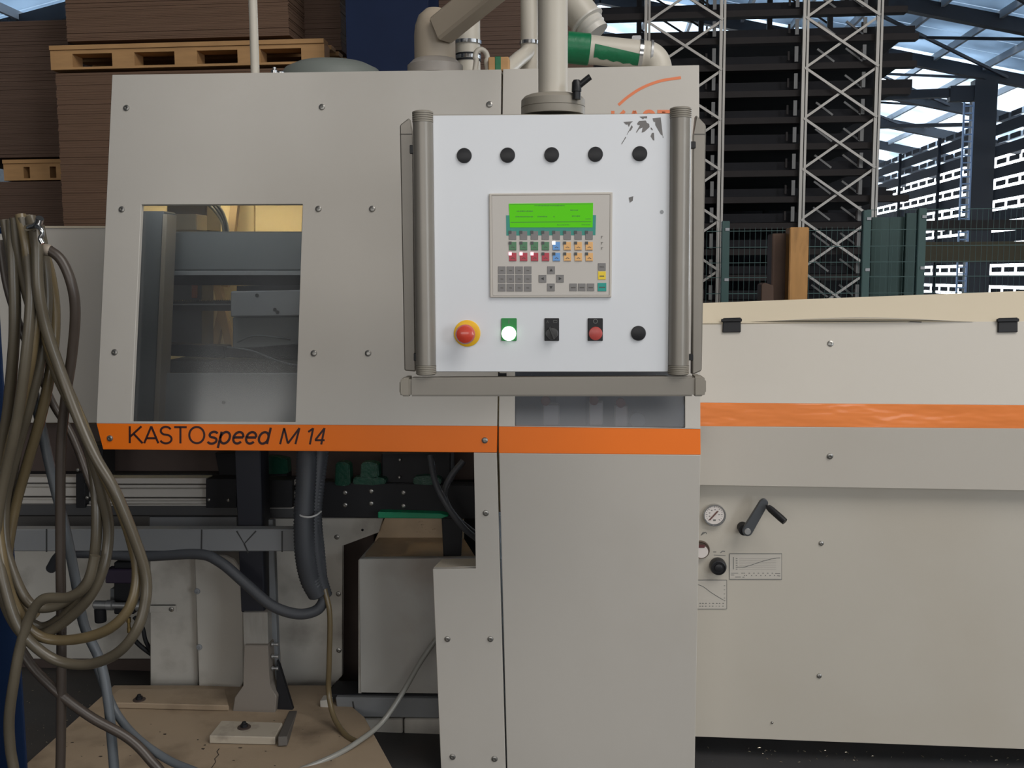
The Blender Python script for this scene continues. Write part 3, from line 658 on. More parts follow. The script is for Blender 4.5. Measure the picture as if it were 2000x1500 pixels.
# ================================================================== RIGHT MACHINE
YR = 3.16
RS = Plane(YR); zS0 = RS.at(1680, 789).z; zS1 = RS.at(1680, 837).z
RU = Plane(YR, 0, 12, zS0); RL = Plane(YR, 0, -9, zS1); RT = Plane(RU.at(1680, 628).y, 0, 55, RU.at(1680, 628).z); RB = Plane(YR+.075)
m = thing('feed_housing', 'long cream feed housing with glossy orange film stripe, gauges and crank', 'machine housing', (RB.at(1700, 1450).x, YR+.4, 0))
slab('top_cover', [(1361, 592), (2600, 545), (2600, 624), (1361, 631)], RT, .01, paintY, m, .001)
slab('upper_sheet', [(1361, 630), (2600, 625.4), (2600, 796.2), (1361, 786.5)], RU, .012, paintR, m, .001)
# lifted, bowed edge of the top cover above the upper sheet
bm = bmesh.new(); A = []; B = []
for i in range(21):
    s = i/20; x = 1468+s*(1900-1468); bow = math.sin(math.pi*s)**1.3
    A.append(bm.verts.new(RU.off(.002+.02*bow).at(x, 628.5-7*bow))); B.append(bm.verts.new(RU.off(-.004).at(x, 628-8*bow)))
for i in range(20): bm.faces.new((A[i], A[i+1], B[i+1], B[i]))
newmesh('bowed_lip', bm, paint, m, 60)
ribbon('lid_gap', [(1500, 629.5), (1580, 628.2), (1680, 627.5), (1760, 628), (1800, 629)], 1.6, RU, dkhole, m, .0008)
rs = slab('stripe_band', [(1366, 786.5), (2600, 796.2), (2600, 841.4), (1366, 832.5)], RS.off(.001), .012, orangeG, m, .001); rs['label'] = 'glossy wrinkled orange film stripe'
slab('backing_band', [(1361, 786.5), (2600, 796.2), (2600, 842.9), (1361, 833)], RS, .011, paintR, m, 0)
slab('lower_sheet', [(1361, 832.5), (2600, 841.4), (2600, 968), (1361, 947.5)], RL, .012, paintR, m, .001)
slab('door_sheet', [(1352, 930), (2610, 930), (2610, 1486.6), (1352, 1438.5)], RB, .012, M('aged_cream_paint', (.46, .425, .365), .45, var=.05, vscale=2, bump=.05, bscale=350, dirt=.25, dirtcol=(.34, .28, .2), dscale=1.3), m, .001)
for p in ((1622, 671),): bolt(*p, RU, m)
bolt(1621, 891, RL, m)
for p in ((1604, 1061), (1600, 1320)): bolt(*p, RB, m, 5)
bolt(1508, 1411, RB, m, 2.5); 
for x0, x1 in ((1411.5, 1447), (1949.5, 1988)):
    hg = slab('hinge', [(x0+1, 621), (x1, 620), (x1, 648.5), (x0, 649)], RU.off(.008), .01, blackp, m, .0015)
    bar('hinge_pin', RU.off(.009).at(x0-3, 626), RU.off(.009).at(x1+2, 625), .010, .010, blackp, hg, .002)
# core and plinth of the housing
hexa('end_sheet', [RB.at(1353, 940)+Vector((0, .02, 0)), RB.at(1353, 1438)+Vector((0, .02, 0)), RB.at(1353, 1438)+Vector((0, .8, 0)), RB.at(1353, 940)+Vector((0, .8, 0))], paint, m, .01)
hexa('end_sheet', [RB.at(2600, 640)+Vector((0, .02, 0)), RB.at(2600, 1486)+Vector((0, .02, 0)), RB.at(2600, 1486)+Vector((0, .8, 0)), RB.at(2600, 640)+Vector((0, .8, 0))], paint, m, .01)
pa = RB.at(1352, 1438.5); pb_ = RB.at(2610, 1486.6)
box('plinth', ((pa.x+pb_.x)/2, YR+.62, .055), (pb_.x-pa.x, .6, .11), blackm, m)
# gauge
ga = disc('pressure_gauge', 1395, 1005, [(22, 0), (22, .012), (21.3, .016), (19.5, .016), (19, .012), (17, .012)], RB, chrome, m, 40); ga['label'] = 'round chrome rimmed pressure gauge'
GF = RB.off(.0125)
disc('dial', 1395, 1005, [(19, .0), (19, .0006), (0, .0006)], GF, gaugef, ga, 36)
sg = []
for i in range(19):
    a = R(135+i*15); sg.append(([(1395+16.5*math.cos(a), 1005+16.5*math.sin(a)), (1395+(13 if i % 3 == 0 else 15)*math.cos(a), 1005+(13 if i % 3 == 0 else 15)*math.sin(a))], 1))
for a in (160, 200, 240, 280, 320, 0): sg.append(([(1395+9.5*math.cos(R(a))-1.2, 1005+9.5*math.sin(R(a))), (1395+9.5*math.cos(R(a))+1.2, 1005+9.5*math.sin(R(a)))], 1.6))
sg.append(([(1393, 1016), (1398, 1016)], 3))
multi_ribbon('dial_marks', sg, GF, inkg, ga, .0012)
slab('needle', [(1385, 1015), (1400, 998.5), (1402.5, 998), (1402, 1000.5), (1387, 1016.5)], GF.off(.003), .001, M('needle_brown', (.12, .05, .04), .5), ga, 0)
ga2 = disc('pressure_gauge', 1368, 1072.5, [(17.5, 0), (17.5, .012), (16.5, .016), (14.5, .012)], RB, M('bronze_rim', (.12, .09, .07), .4, metal=.4), m, 36); ga2['label'] = 'small dark rimmed gauge half behind cabinet edge'
disc('dial', 1370, 1076, [(12.5, .012), (12, .014), (0, .014)], RB, gaugef, ga2, 30)
slab('needle', [(1362, 1064), (1378, 1064), (1376, 1070), (1364, 1070)], RB.off(.0155), .001, M('needle_maroon', (.1, .03, .03), .5), ga2, 0)
kn = disc('regulator_knob', 1401.5, 1104, [(16, 0), (16, .02), (14.5, .03), (12, .032), (11.5, .028), (8, .028), (7.5, .034), (4, .036), (0, .036)], RB, blackp, m, 36); kn['label'] = 'black ribbed regulator knob'
multi_ribbon('printed_signs', [([(1369, 1046), (1373, 1040), (1379, 1040), (1380, 1043)], 1.6), ([(1371, 1044), (1376, 1041)], 1.4), ([(1393, 1078), (1399, 1078)], 1.4), ([(1407, 1080), (1411, 1076.5), (1416, 1077)], 1.6), ([(1394, 1084), (1417, 1085)], .9)], RB, inkg, m)
# charts
platec = M('chart_plate', (.47, .44, .39), .4)
def chart(x0, y0, x1, y1, curve, extra, label):
    ch = rect('chart_plate', x0, y0, x1, y1, RB.off(.0015), .0015, platec, m, 0); ch['label'] = label
    s = [([(x0, y0), (x1, y0), (x1, y1), (x0, y1), (x0, y0)], 1.3)]+extra
    multi_ribbon('chart_lines', s, RB.off(.0015), inkg, ch, .0006)
    ribbon('chart_curve', curve, 1.0, RB.off(.0015), inkg, ch, .0007, n=4)
ex = []
random.seed(5)
for i in range(7): ex.append(([(1437, 1091+i*3.4), (1440.5, 1091+i*3.4)], 1.1)); ex.append(([(1444, 1091+i*3.4), (1516, 1091.5+i*3.4)], .25))
ex.append(([(1432.5, 1088), (1432.5, 1112)], 1.2))
for x in (1448, 1452, 1462, 1471, 1480, 1489, 1498, 1507): ex += [([(x, 1119.5), (x+3, 1119.5)], 1.3), ([(x+5, 1124.4), (x+7, 1124.4)], 1.3)]
ex += [([(1428, 1119.5), (1442, 1119.5)], 1), ([(1514, 1120), (1524, 1120.5)], 1), ([(1428, 1123), (1434, 1123)], 1), ([(1518, 1124.5), (1524, 1125)], 1), ([(1436, 1127), (1447, 1127)], 1.2), ([(1450, 1127.5), (1454, 1127.5)], 1.2)]
chart(1425, 1081.5, 1527, 1131.5, [(1440, 1107.5), (1454, 1107.3), (1466, 1104), (1490, 1096), (1512, 1090.5), (1524, 1089.5)], ex, 'engraved chart plate with rising curve')
ex = []
for x in (1366, 1371, 1377, 1385, 1391, 1398, 1404, 1411): ex += [([(x, 1178.5), (x+random.uniform(2, 4), 1178.5)], 1.5), ([(x, 1184), (x+random.uniform(1, 3), 1184)], 1.3)]
for y in (1144, 1152, 1160, 1168, 1173): ex.append(([(1413.5, y), (1416.5, y)], 1))
chart(1353, 1133, 1419.5, 1189.5, [(1355, 1140), (1372, 1145), (1390, 1158), (1413, 1172)], ex, 'engraved chart plate with falling line')
# crank
cr = disc('hand_crank', 1450, 1029, [(10.5, 0), (10.5, .045)], RB, blackm, m, 24); cr['label'] = 'black hand crank with turning grip'
CA = RB.off(.062); dk = M('crank_slate', (.05, .055, .062), .45, var=.1)
a0, a1 = CA.at(1460, 1038), CA.at(1492.5, 983); dd = (a1-a0).normalized(); sd = dd.cross(CA.n)
arm = []
k0 = CA.scale(1460, 1038)
for t in range(9): a = math.pi*t/8; arm.append(a0 + (-dd*math.sin(a) + sd*math.cos(a))*10*k0)
for t in range(9): a = math.pi*t/8; arm.append(a1 + (dd*math.sin(a) - sd*math.cos(a))*8*k0)
newmesh('crank_arm', prism_bm(arm, [p+CA.n*.018 for p in arm]), dk, cr, None, .002)
lathe('crank_boss', a0, -CA.n, [(6.5*k0, 0), (6.5*k0, .002), (5.5*k0, .004), (0, .004)], steel, cr, 20)
h0 = CA.at(1496, 986)-CA.n*.008; h1 = CA.off(.05).at(1533, 1019); hd = (h1-h0); HL = hd.length
lathe('crank_grip', h0, hd, [(.004, 0), (.004, .006), (.0085, .0065), (.011, .02), (.0115, HL*.8), (.0105, HL), (0, HL+.001)], blackp, cr, 20)

# ================================================================== LOWER OPENING: rails, columns, boxes
def stand(name, label, cat, px, Y, py=None, group=None):
    b = P(px, py or 1400, Y)
    if py is None: b.z = .1
    return thing(name, label, cat, b, group)
rl = stand('guide_rail', 'long horizontal guide beam with aluminium profile under orange stripe', 'guide rail', 300, 3.5, 1010)
rect('rust_beam', -80, 826, 960, 938, PY(3.62), .12, rust, rl, .004)
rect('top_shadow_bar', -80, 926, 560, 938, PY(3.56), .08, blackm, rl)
for x0, x1, dy in ((20, 149, -2), (164, 403, 0), (569, 598, 3)):
    for y0, y1 in ((934, 945), (947, 953), (955, 971), (973.5, 978), (979, 986)):
        rect('profile_rib', x0, y0+dy, x1, y1+dy, PY(3.50 if y1-y0 > 6 else 3.515), .06, alur, rl, .0015)
rect('profile_block', 148, 925, 166, 992, PY(3.47), .08, blackm, rl, .002)
rect('profile_block', 402, 936, 462, 992, PY(3.47), .08, blackm, rl, .002)
rect('profile_block', 505, 938, 570, 992, PY(3.47), .08, blackm, rl, .002)
rect('under_bar', -80, 986, 470, 1007, PY(3.48), .1, M('dark_bar_edge', (.05, .05, .052), .5), rl, .002)
rect('under_bar', 508, 990, 760, 1012, PY(3.48), .1, MATS['dark_bar_edge'], rl, .002)
rect('edge_strip', 170, 985.6, 455, 987.8, PY(3.475), .02, alur, rl, 0); rect('edge_strip', 510, 990.5, 650, 993, PY(3.475), .02, alur, rl, 0)
rect('grey_beam', -80, 1008, 292, 1033, PY(3.55), .1, M('dim_grey_beam', (.09, .085, .08), .6), rl); rect('grey_beam', 292, 1010, 462, 1033, PY(3.55), .1, greyl, rl)
rect('grey_beam', 532, 1013, 600, 1036, PY(3.55), .1, paintD, rl)
slab('carriage_plate', [(600, 940), (930, 948), (930, 1014), (600, 1010)], PY(3.40), .06, blackm, rl, .003)
rect('carriage_block', 745, 884, 880, 948, PY(3.42), .1, blackm, rl, .004); rect('carriage_block', 165, 870, 200, 936, PY(3.45), .1, blackm, rl, .003)
for p in ((674, 962), (674, 986), (725, 959), (788, 962), (788, 988), (725, 983)): bolt(*p, PY(3.40), rl, 4.8)
for p in ((170, 941), (170, 972), (152, 918)): bolt(*p, PY(3.45), rl, 3.5)
for p in ((780, 932), (781, 898), (486, 955), (520, 978), (408, 976), (446, 977)): bolt(*p, PY(3.41), rl, 3)
slab('belt', [(420, 885), (460, 885), (462, 935), (430, 938)], PY(3.55), .05, blackm, rl)

co = stand('support_column', 'black upright column on flared grey steel foot', 'column', 495, 3.55)
slab('post', [(458, 880), (508, 880), (516, 1196), (471, 1196)], PY(3.31), .09, M('blue_black_paint', (.008, .009, .016), .5), co, .003)
slab('sleeve', [(474, 1196), (522, 1196), (524, 1262), (476, 1262)], PY(3.295), .1, M('brushed_grey', (.26, .245, .22), .5, var=.15, vscale=20, stretch=(6, 6, 1)), co, .002)
slab('foot', [(476, 1261), (523, 1261), (526, 1338), (540, 1362), (536, 1402), (452, 1401), (458, 1362), (477, 1340)], PY(3.275), .13, M('warm_grey_foot', (.2, .175, .15), .55, var=.1), co, .003)
slab('foot_sole', [(432, 1399), (552, 1402), (548, 1408), (430, 1406)], PY(3.262), .18, rust, co, .001)
slab('side_web', [(540, 1290), (545, 1300), (572, 1388), (540, 1400)], PY(3.30), .02, blackm, co)
for y in (1258, 1282, 1305):
    a = P(531, y, 3.30); lathe('stud', a, (1, 0, 0), [(.007, 0), (.007, .006), (.004, .007), (.004, .016), (.0065, .017), (.0065, .024), (0, .024)], steel, co, 12)
slab('edge_pole', [(524, 1015), (533, 1015), (546, 1400), (528, 1390)], PY(3.34), .03, greyp, co, .002)

du = stand('cable_duct', 'flat grey cable duct strapped across the white boxes', 'cable duct', 300, 3.42, 1077)
rect('duct_body', -60, 1034, 582, 1077, PY(3.24), .05, greyduct, du, .003)
for pts in ([(394, 1034), (393, 1090)], [(551, 1037), (551, 1078)], [(91, 1033), (91, 1078)], [(462, 1037), (477, 1062), (500, 1037)], [(477, 1062), (485, 1080)]):
    ribbon('strap', pts, 3, PY(3.24), ink, du, .001)

wbx = stand('white_box', 'soiled white steel box with narrow slot plate beside valve', 'steel box', 340, 3.7)
slab('box_body', [(292, 1088), (384, 1088), (386, 1344), (293, 1346)], PY(3.52), .25, paintD, wbx, .004)
slab('slot_plate', [(292, 1182), (344, 1182), (344, 1197), (292, 1197)], PY(3.515), .01, paintD, wbx, .001); ribbon('slot', [(294, 1182), (343, 1182)], 2, PY(3.515), dkhole, wbx, .001); bolt(335, 1190, PY(3.514), wbx, 5)
wb2 = stand('white_box', 'soiled white steel box with rounded shoulder and two recessed screws', 'steel box', 430, 3.7)
slab('box_body', [(379, 1084), (440, 1084), (458, 1092), (470, 1112), (473, 1140), (476, 1330), (468, 1346), (388, 1346)], PY(3.48), .25, paintD, wb2, .004)
for p in ((385, 1155), (389, 1264)): bolt(*p, PY(3.478), wb2, 6, greyl)
rect('box_foot', 386, 1340, 398, 1366, PY(3.5), .04, paintD, wb2, .003)
rect('box_underside', 398, 1346, 470, 1362, PY(3.55), .1, blackm, wb2)
rw_ = stand('rear_cover', 'large soiled white rear cover sheet behind column and conduit', 'cover sheet', 600, 3.68)
slab('sheet', [(515, 1012), (748, 1012), (740, 1040), (668, 1065), (668, 1320), (640, 1350), (515, 1350)], PY(3.60), .02, paintD, rw_, .002)
for p in ((658, 1049), (661, 1160), (662, 1270)): bolt(*p, PY(3.60), rw_, 5)
bolt(708, 1035, PY(3.60), rw_, 2.5, blackm)
rect('dark_gap', 668, 1040, 730, 1345, PY(3.75), .02, rust, rw_)
rp_ = stand('backing_cover', 'dim cream rear panel low behind the hanging hoses', 'cover sheet', 160, 3.95)
rect('sheet', -60, 1060, 300, 1290, PY(3.85), .02, paintD, rp_); rect('added_dark_backing', -80, 826, 960, 1090, PY(3.95), .02, blackm, rp_, 0)  # black backing added for the dark depth, hides the hall behind
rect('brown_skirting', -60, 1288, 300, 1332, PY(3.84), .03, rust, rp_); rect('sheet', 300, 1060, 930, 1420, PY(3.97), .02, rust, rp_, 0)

cb_ = stand('chip_box', 'off-white chip collection box under tan chute, streaked brown', 'chip box', 800, 3.5)
slab('box_front', [(701, 1092), (930, 1090), (930, 1356), (704, 1353)], PY(3.36), .03, M('streaked_white_paint', (.36, .35, .325), .5, var=.1, vscale=4, dirt=.55, dirtcol=(.17, .11, .07), dscale=2.3), cb_, .002)
rect('box_side', 700, 1094, 706, 1354, PY(3.37), .35, paintD, cb_, 0)
slab('chute', [(752, 1010), (905, 1008), (905, 1092), (716, 1092)], PY(3.62), .02, tanm, cb_)
hexa('chute_floor', [P(706, 1091, 3.40), P(930, 1090, 3.40), P(905, 1050, 3.62), P(740, 1050, 3.62)], tanm, cb_, -.01)
slab('green_rim', [(738, 1000), (860, 1003), (876, 1008), (862, 1013), (738, 1012)], PY(3.36), .05, M('green_rim_paint', (.0, .20, .09), .4), cb_, .002)
slab('chute_guard', [(862, 1005), (903, 1006), (900, 1088), (866, 1090)], PY(3.42), .02, blackm, cb_, .002)
bm = bmesh.new()
for i in range(90):
    t = random.random(); x = 822+40*t+random.gauss(0, 10); y = 1018+62*t+random.gauss(0, 8)
    p = P(x, y, 3.60); s = random.uniform(.001, .003)
    v = [bm.verts.new(p+Vector((random.uniform(-s, s), random.uniform(-.004, 0), random.uniform(-s, s)))) for _ in range(4)]
    for f in ((0, 1, 2), (0, 2, 3), (0, 3, 1), (1, 3, 2)): bm.faces.new([v[q_] for q_ in f])
o = newmesh('swarf_spray', bm, swarf, cb_); o['kind'] = 'stuff'
bs = stand('base_beam', 'grey base beam on white blocks beneath chip box', 'base beam', 780, 3.4)
slab('beam', [(655, 1362), (932, 1366), (932, 1404), (660, 1400)], PY(3.34), .12, greyduct, bs, .003); ribbon('strap', [(689, 1370), (694, 1402)], 3, PY(3.34), ink, bs, .001)
rect('block', 706, 1404, 786, 1443, PY(3.36), .12, paintD, bs, .004); rect('block', 789, 1404, 930, 1443, PY(3.36), .12, paintD, bs, .004); rect('block', 682, 1400, 704, 1440, PY(3.37), .12, paintD, bs, .004)
rect('lower_bar', 700, 1446, 932, 1462, PY(3.40), .12, greyp, bs, .002); rect('lower_bar', 640, 1356, 932, 1366, PY(3.36), .12, blackm, bs)
slab('end_cap', [(624, 1369), (645, 1367), (645, 1397), (626, 1398)], PY(3.33), .05, paintD, bs, .003)

def hplate(name, px, z, th, mat, label, cat):
    top = [atz(x, y, z) for x, y in px]
    return tag(newmesh(name, prism_bm(top, [p-Vector((0, 0, th)) for p in top]), mat, None, None, .003), label, cat)
sb_ = hplate('steel_bed', [(222, 1338), (640, 1338), (712, 1400), (800, 1560), (-26, 1560)], .10, .10, platm, 'worn beige base plate on the floor under the machine', 'base plate')
chipm = M('bare_paint_chip', (.04, .03, .025), .7)
def zstrip(name, pts, w):
    bm = bmesh.new(); A = []
    for i, (x, y) in enumerate(pts):
        p = atz(x, y, .1008); A.append((bm.verts.new(p+Vector((-w*(.4+.6*random.random()), 0, 0))), bm.verts.new(p+Vector((w*(.4+.6*random.random()), 0, 0)))))
    for a, b in zip(A, A[1:]): bm.faces.new((a[0], b[0], b[1], a[1]))
    o = newmesh(name, bm, chipm); setp(o, sb_); return o
zstrip('paint_crack', [(428, 1462), (424, 1468), (427, 1474), (419, 1482), (421, 1488), (413, 1500), (408, 1520)], .0022)
bm = bmesh.new(); random.seed(21)
for i in range(34):
    x = random.uniform(120, 690); y = random.uniform(1405, 1496)
    if x < 225-(y-1340)*1.1+20: continue
    p = atz(x, y, .1007); r_ = random.uniform(.002, .006); vv = [bm.verts.new(p+Vector((math.cos(t)*r_*random.uniform(.6, 1.8), math.sin(t)*r_*random.uniform(.4, 1), 0))) for t in (0, 1.2, 2.4, 3.6, 5)]
    bm.faces.new(vv)
o = newmesh('paint_chips', bm, chipm); setp(o, sb_); o['kind'] = 'stuff'
hplate('foot_pad', [(432, 1407), (552, 1411), (537, 1440), (408, 1437)], .128, .027, M('pad_beige', (.40, .35, .28), .6, var=.15, dirt=.6, dirtcol=(.1, .08, .06), dscale=14), 'thick beige foot pad in front of flared column', 'foot pad')
hplate('bed_plate', [(232, 1345), (440, 1345), (447, 1378), (206, 1372)], .122, .021, platm, 'flat beige bed plate beneath the white boxes', 'bed plate')
def nut(px, py, z, label):
    c_ = atz(px, py, z); t = thing('anchor_nut', label, 'nut', c_)
    lathe('washer', c_, (0, 0, 1), [(.022, 0), (.022, .003), (0, .003)], rust, t, 18); lathe('hex_nut', c_, (0, 0, 1), [(.012, .003), (.012, .013), (.007, .0135), (.007, .02), (0, .02)], blackm, t, 6, 20)
nut(477, 1421, .128, 'dark hex nut with washer on thick foot pad'); nut(272, 1367, .122, 'dark hex nut with washer on flat bed plate')
tag(bar('angle_strut', atz(552, 1448, .12), P(580, 1378, 3.4), .03, .03, M('strut_grey', (.1, .09, .08), .6), None, .002), 'short grey strut leaning from base plate beside the foot', 'strut')
tag(slab('floor_bracket', [(656, 1422), (682, 1456), (640, 1456)], PY(3.22), .03, rust, None, .003), 'small rusty triangular bracket on base plate', 'bracket')
bm = bmesh.new()
for i in range(46):
    x = random.uniform(1370, 1990); y = 1452+(x-1370)*.035+abs(random.gauss(0, 14))+4; p = atz(x, y, .001); s = random.uniform(.002, .007); a = random.uniform(0, 3.14)
    dx = Vector((math.cos(a)*s, math.sin(a)*s, 0)); w_ = Vector((-math.sin(a), math.cos(a), 0))*.0008
    v = [bm.verts.new(p+dx+w_), bm.verts.new(p-dx+w_), bm.verts.new(p-dx-w_), bm.verts.new(p+dx-w_), bm.verts.new(p+Vector((0, 0, .002)))]
    bm.faces.new(v[:4]); [bm.faces.new((v[i_], v[(i_+1) % 4], v[4])) for i_ in range(4)]
for i in range(60):
    x = random.uniform(40, 210); y = random.uniform(1310, 1470)
    p = atz(x, y, .002); s = random.uniform(.001, .005); v = [bm.verts.new(p+Vector((random.uniform(-s, s), random.uniform(-s, s), random.uniform(0, .003)))) for _ in range(4)]
    for f in ((0, 1, 2), (0, 2, 3), (0, 3, 1), (1, 3, 2)): bm.faces.new([v[q_] for q_ in f])
tag(newmesh('floor_swarf', bm, swarf), 'fine metal chips scattered on the dark floor', 'metal chips', None, 'stuff')
# valve between the hoses
va = stand('pneumatic_valve', 'dark pneumatic valve with brass fittings behind the hose coil', 'valve', 250, 3.6, 1215)
rect('mount_bracket', 215, 1150, 285, 1192, PY(3.64), .212, greyp, va); rect('valve_body', 222, 1098, 262, 1200, PY(3.6), .06, blackm, va, .004); rect('valve_cap', 205, 1112, 262, 1140, PY(3.58), .05, M('violet_black', (.03, .02, .04), .4), va, .004)
a = P(184, 1181, 3.56); lathe('cylinder', a, (1, 0, 0), [(.014, 0), (.017, .004), (.017, .05), (.02, .052), (.02, .075), (.012, .078), (.012, .17), (.022, .172), (.022, .19), (0, .19)], steel, va, 18)
lathe('coil_body', P(195, 1180, 3.57)+Vector((0, 0, -.07)), (0, 0, 1), [(.02, 0), (.022, .004), (.022, .05), (.018, .055)], blackm, va, 16)
lathe('brass_fitting', P(252, 1226, 3.56), (0, 0, 1), [(.005, -.02), (.008, -.018), (.008, 0), (.006, .002), (.006, .02), (.009, .022), (.009, .04)], M('brass', (.35, .25, .1), .35, metal=.8), va, 14)
tube('hose_stub', [P(262, 1205, 3.56), P(278, 1225, 3.55), P(284, 1250, 3.55), P(294, 1270, 3.56)], .008, blackm, va, 8); tube('hose_stub', [P(258, 1245, 3.57), P(275, 1262, 3.56), P(296, 1278, 3.57)], .009, blackm, va, 8)

# conduits in the opening
cd = stand('conduit_bundle', 'thick bundle of dark corrugated conduits hanging under orange stripe', 'conduit bundle', 605, 3.3, 1165)
tube('conduit', [P(600, 860, 3.24), P(598, 930, 3.2), P(594, 1010, 3.18), P(596, 1080, 3.18), P(606, 1130, 3.2), P(622, 1160, 3.22)], .036, rubber, cd, 14, 10, .011)
tube('conduit', [P(626, 860, 3.26), P(618, 930, 3.23), P(612, 1010, 3.21), P(616, 1080, 3.21), P(624, 1130, 3.22), P(634, 1165, 3.23)], .028, rubber, cd, 14, 10, .011)
tube('conduit', [P(634, 860, 3.28), P(624, 940, 3.23), P(618, 1010, 3.21), P(624, 1080, 3.22), P(630, 1150, 3.23)], .02, rubber, cd, 12, 10, .011)
tube('cable_tie', [P(581, 1001, 3.17), P(589, 1008, 3.145), P(604, 1010, 3.14), P(618, 1006, 3.15), P(627, 999, 3.18)], .0032, M('pale_tie', (.45, .45, .44), .5), cd, 8)
tag(tube('conduit_hose', [P(100, 1110, 3.36), P(120, 1084, 3.30), P(170, 1080, 3.26), P(280, 1086, 3.25), P(385, 1082, 3.24), P(430, 1098, 3.23), P(480, 1140, 3.22), P(530, 1182, 3.2), P(580, 1199, 3.2), P(618, 1192, 3.21), P(636, 1168, 3.22)], .0185, rubber, None, 14, 10), 'dark grey conduit sagging from cable duct to conduit bundle', 'conduit')
tag(tube('brown_hose', [P(634, 1150, 3.21), P(644, 1200, 3.2), P(643, 1290, 3.2), P(642, 1350, 3.22), P(652, 1400, 3.18), P(676, 1436, 3.11), P(700, 1450, 3.06)], .0095, hosey, None, 10), 'slim brown hose dropping from conduit bundle to the base', 'hose')
tag(tube('clear_tube', [P(852, 1248, 3.32), P(820, 1295, 3.28), P(785, 1355, 3.22), P(745, 1412, 3.15), P(700, 1448, 3.05), P(655, 1475, 2.97), P(590, 1502, 2.90), P(500, 1530, 2.83), P(420, 1550, 2.78)], .009, hosec, None, 10), 'clear grey tube running diagonally past the chip box', 'hose')
for i, pts in enumerate(([(840, 890, 3.3), (850, 940, 3.26), (872, 985, 3.24), (905, 1030, 3.26), (935, 1055, 3.3)], [(905, 900, 3.34), (878, 935, 3.32), (868, 970, 3.3), (890, 1010, 3.32), (925, 1040, 3.36)])):
    tag(tube('dark_hose', [P(*p) for p in pts], .011, rubber, None, 10), ['dark hose looping down before the black carriage plate', 'dark hose bent back under the orange stripe corner'][i], 'hose')
for i, (x0, y0, x1, y1) in enumerate(((655, 905, 682, 950), (705, 905, 738, 935), (690, 933, 752, 948), (808, 932, 860, 948), (505, 895, 560, 928))):
    tb_ = slab('tape_wrap', [(x0, y0), (x0+(x1-x0)*.5, y0-3), (x1, y0+2), (x1+2, y1-3), (x0+(x1-x0)*.6, y1), (x0-2, y1-2)], PY(3.38 if i < 4 else 3.56), .05, greend, rl, .004, 2)
# ================================================================== BLUE COLUMN AND HANGING HOSES (left foreground)
bc = thing('blue_column', 'dark blue painted steel column in front at the hanging hoses', 'column', (P(0, 1400, 2.3).x-.1, 2.4, 0))
xr = P(34, 1200, 2.5).x
box('column_face', (xr-.15, 2.305, 2.2), (.30, .012, 4.4), bluec, bc, .002); box('column_web', (xr-.15, 2.4, 2.2), (.012, .18, 4.4), bluec, bc); box('column_face', (xr-.15, 2.5, 2.2), (.30, .012, 4.4), bluec, bc, .002)
hk = thing('hose_hook', 'shiny steel hook and shackle on column holding the hoses', 'hook', P(60, 440, 2.15))
tube('hook_bar', [P(-12, 452, 2.29), P(20, 448, 2.15), P(50, 446, 2.02), P(72, 440, 1.98), P(78, 426, 1.97)], .008, chrome, hk, 10)
tube('shackle', [P(72, 442, 1.97), P(80, 447, 1.96), P(83, 458, 1.96), P(79, 466, 1.96), P(84, 476, 1.96)], .005, chrome, hk, 8)
Yh = 2.05
hc = thing('hose_coil', 'coil of dirty olive hose hung in long loops on the column', 'hose coil', P(100, 1300, Yh))
def hz(name, pts, r, mat, Yb, wob, par=hc):
    random.seed(len(pts)*31+int(pts[1][0]))
    ph = random.uniform(0, 6); out = []
    for i, p in enumerate(pts): out.append(P(p[0], p[1], Yb+wob*math.sin(ph+i*1.3)))
    return tube(name, out, r, mat, par, 10, 8)
LOOPS = [
 ([(60, 425), (72, 470), (75, 560), (90, 640), (120, 730), (152, 815), (185, 890), (225, 960), (262, 1050), (284, 1120), (284, 1175), (266, 1232), (228, 1276), (175, 1297), (120, 1293), (75, 1268), (35, 1222), (8, 1140), (-8, 1050), (5, 950), (28, 850), (48, 720), (60, 580), (52, 470), (45, 425)], hoseo),
 ([(40, 420), (52, 480), (64, 570), (90, 660), (125, 745), (160, 825), (192, 905), (232, 985), (258, 1060), (268, 1120), (256, 1180), (222, 1222), (172, 1244), (110, 1250), (62, 1232), (24, 1170), (4, 1090), (-4, 1000), (14, 900), (38, 800), (62, 690), (72, 580), (66, 480), (55, 422)], hosey),
 ([(30, 425), (38, 500), (58, 590), (95, 690), (140, 780), (172, 860), (196, 950), (210, 1010), (211, 1060), (200, 1115), (172, 1170), (125, 1215), (78, 1242), (44, 1238), (10, 1180), (-8, 1090), (-10, 1000), (0, 900), (18, 780), (28, 650), (26, 520), (22, 430)], hoseo),
 ([(66, 430), (78, 500), (82, 600), (108, 720), (145, 800), (168, 850), (184, 930), (189, 1000), (186, 1075), (174, 1130), (143, 1165), (100, 1186), (60, 1180), (30, 1130), (10, 1060), (10, 980), (30, 890), (58, 790), (82, 690), (92, 590), (86, 500), (76, 440)], hoseo),
 ([(10, 430), (25, 520), (30, 610), (24, 710), (10, 850), (-6, 980), (-10, 1090), (10, 1160), (40, 1200), (80, 1225), (120, 1205), (160, 1160), (185, 1100)], hoseo),
 ([(74, 470), (94, 520), (106, 590), (106, 660), (96, 740), (78, 820), (52, 910), (30, 990), (15, 1080), (20, 1130), (45, 1180), (70, 1205)], hosey),
 ([(48, 420), (68, 500), (73, 580), (62, 680), (52, 760), (34, 870), (14, 990), (0, 1100)], hoseo),
]
for i, (pts, mt) in enumerate(LOOPS): hz('hose_loop', pts, .0116, mt, Yh-.045+.016*i, .012)
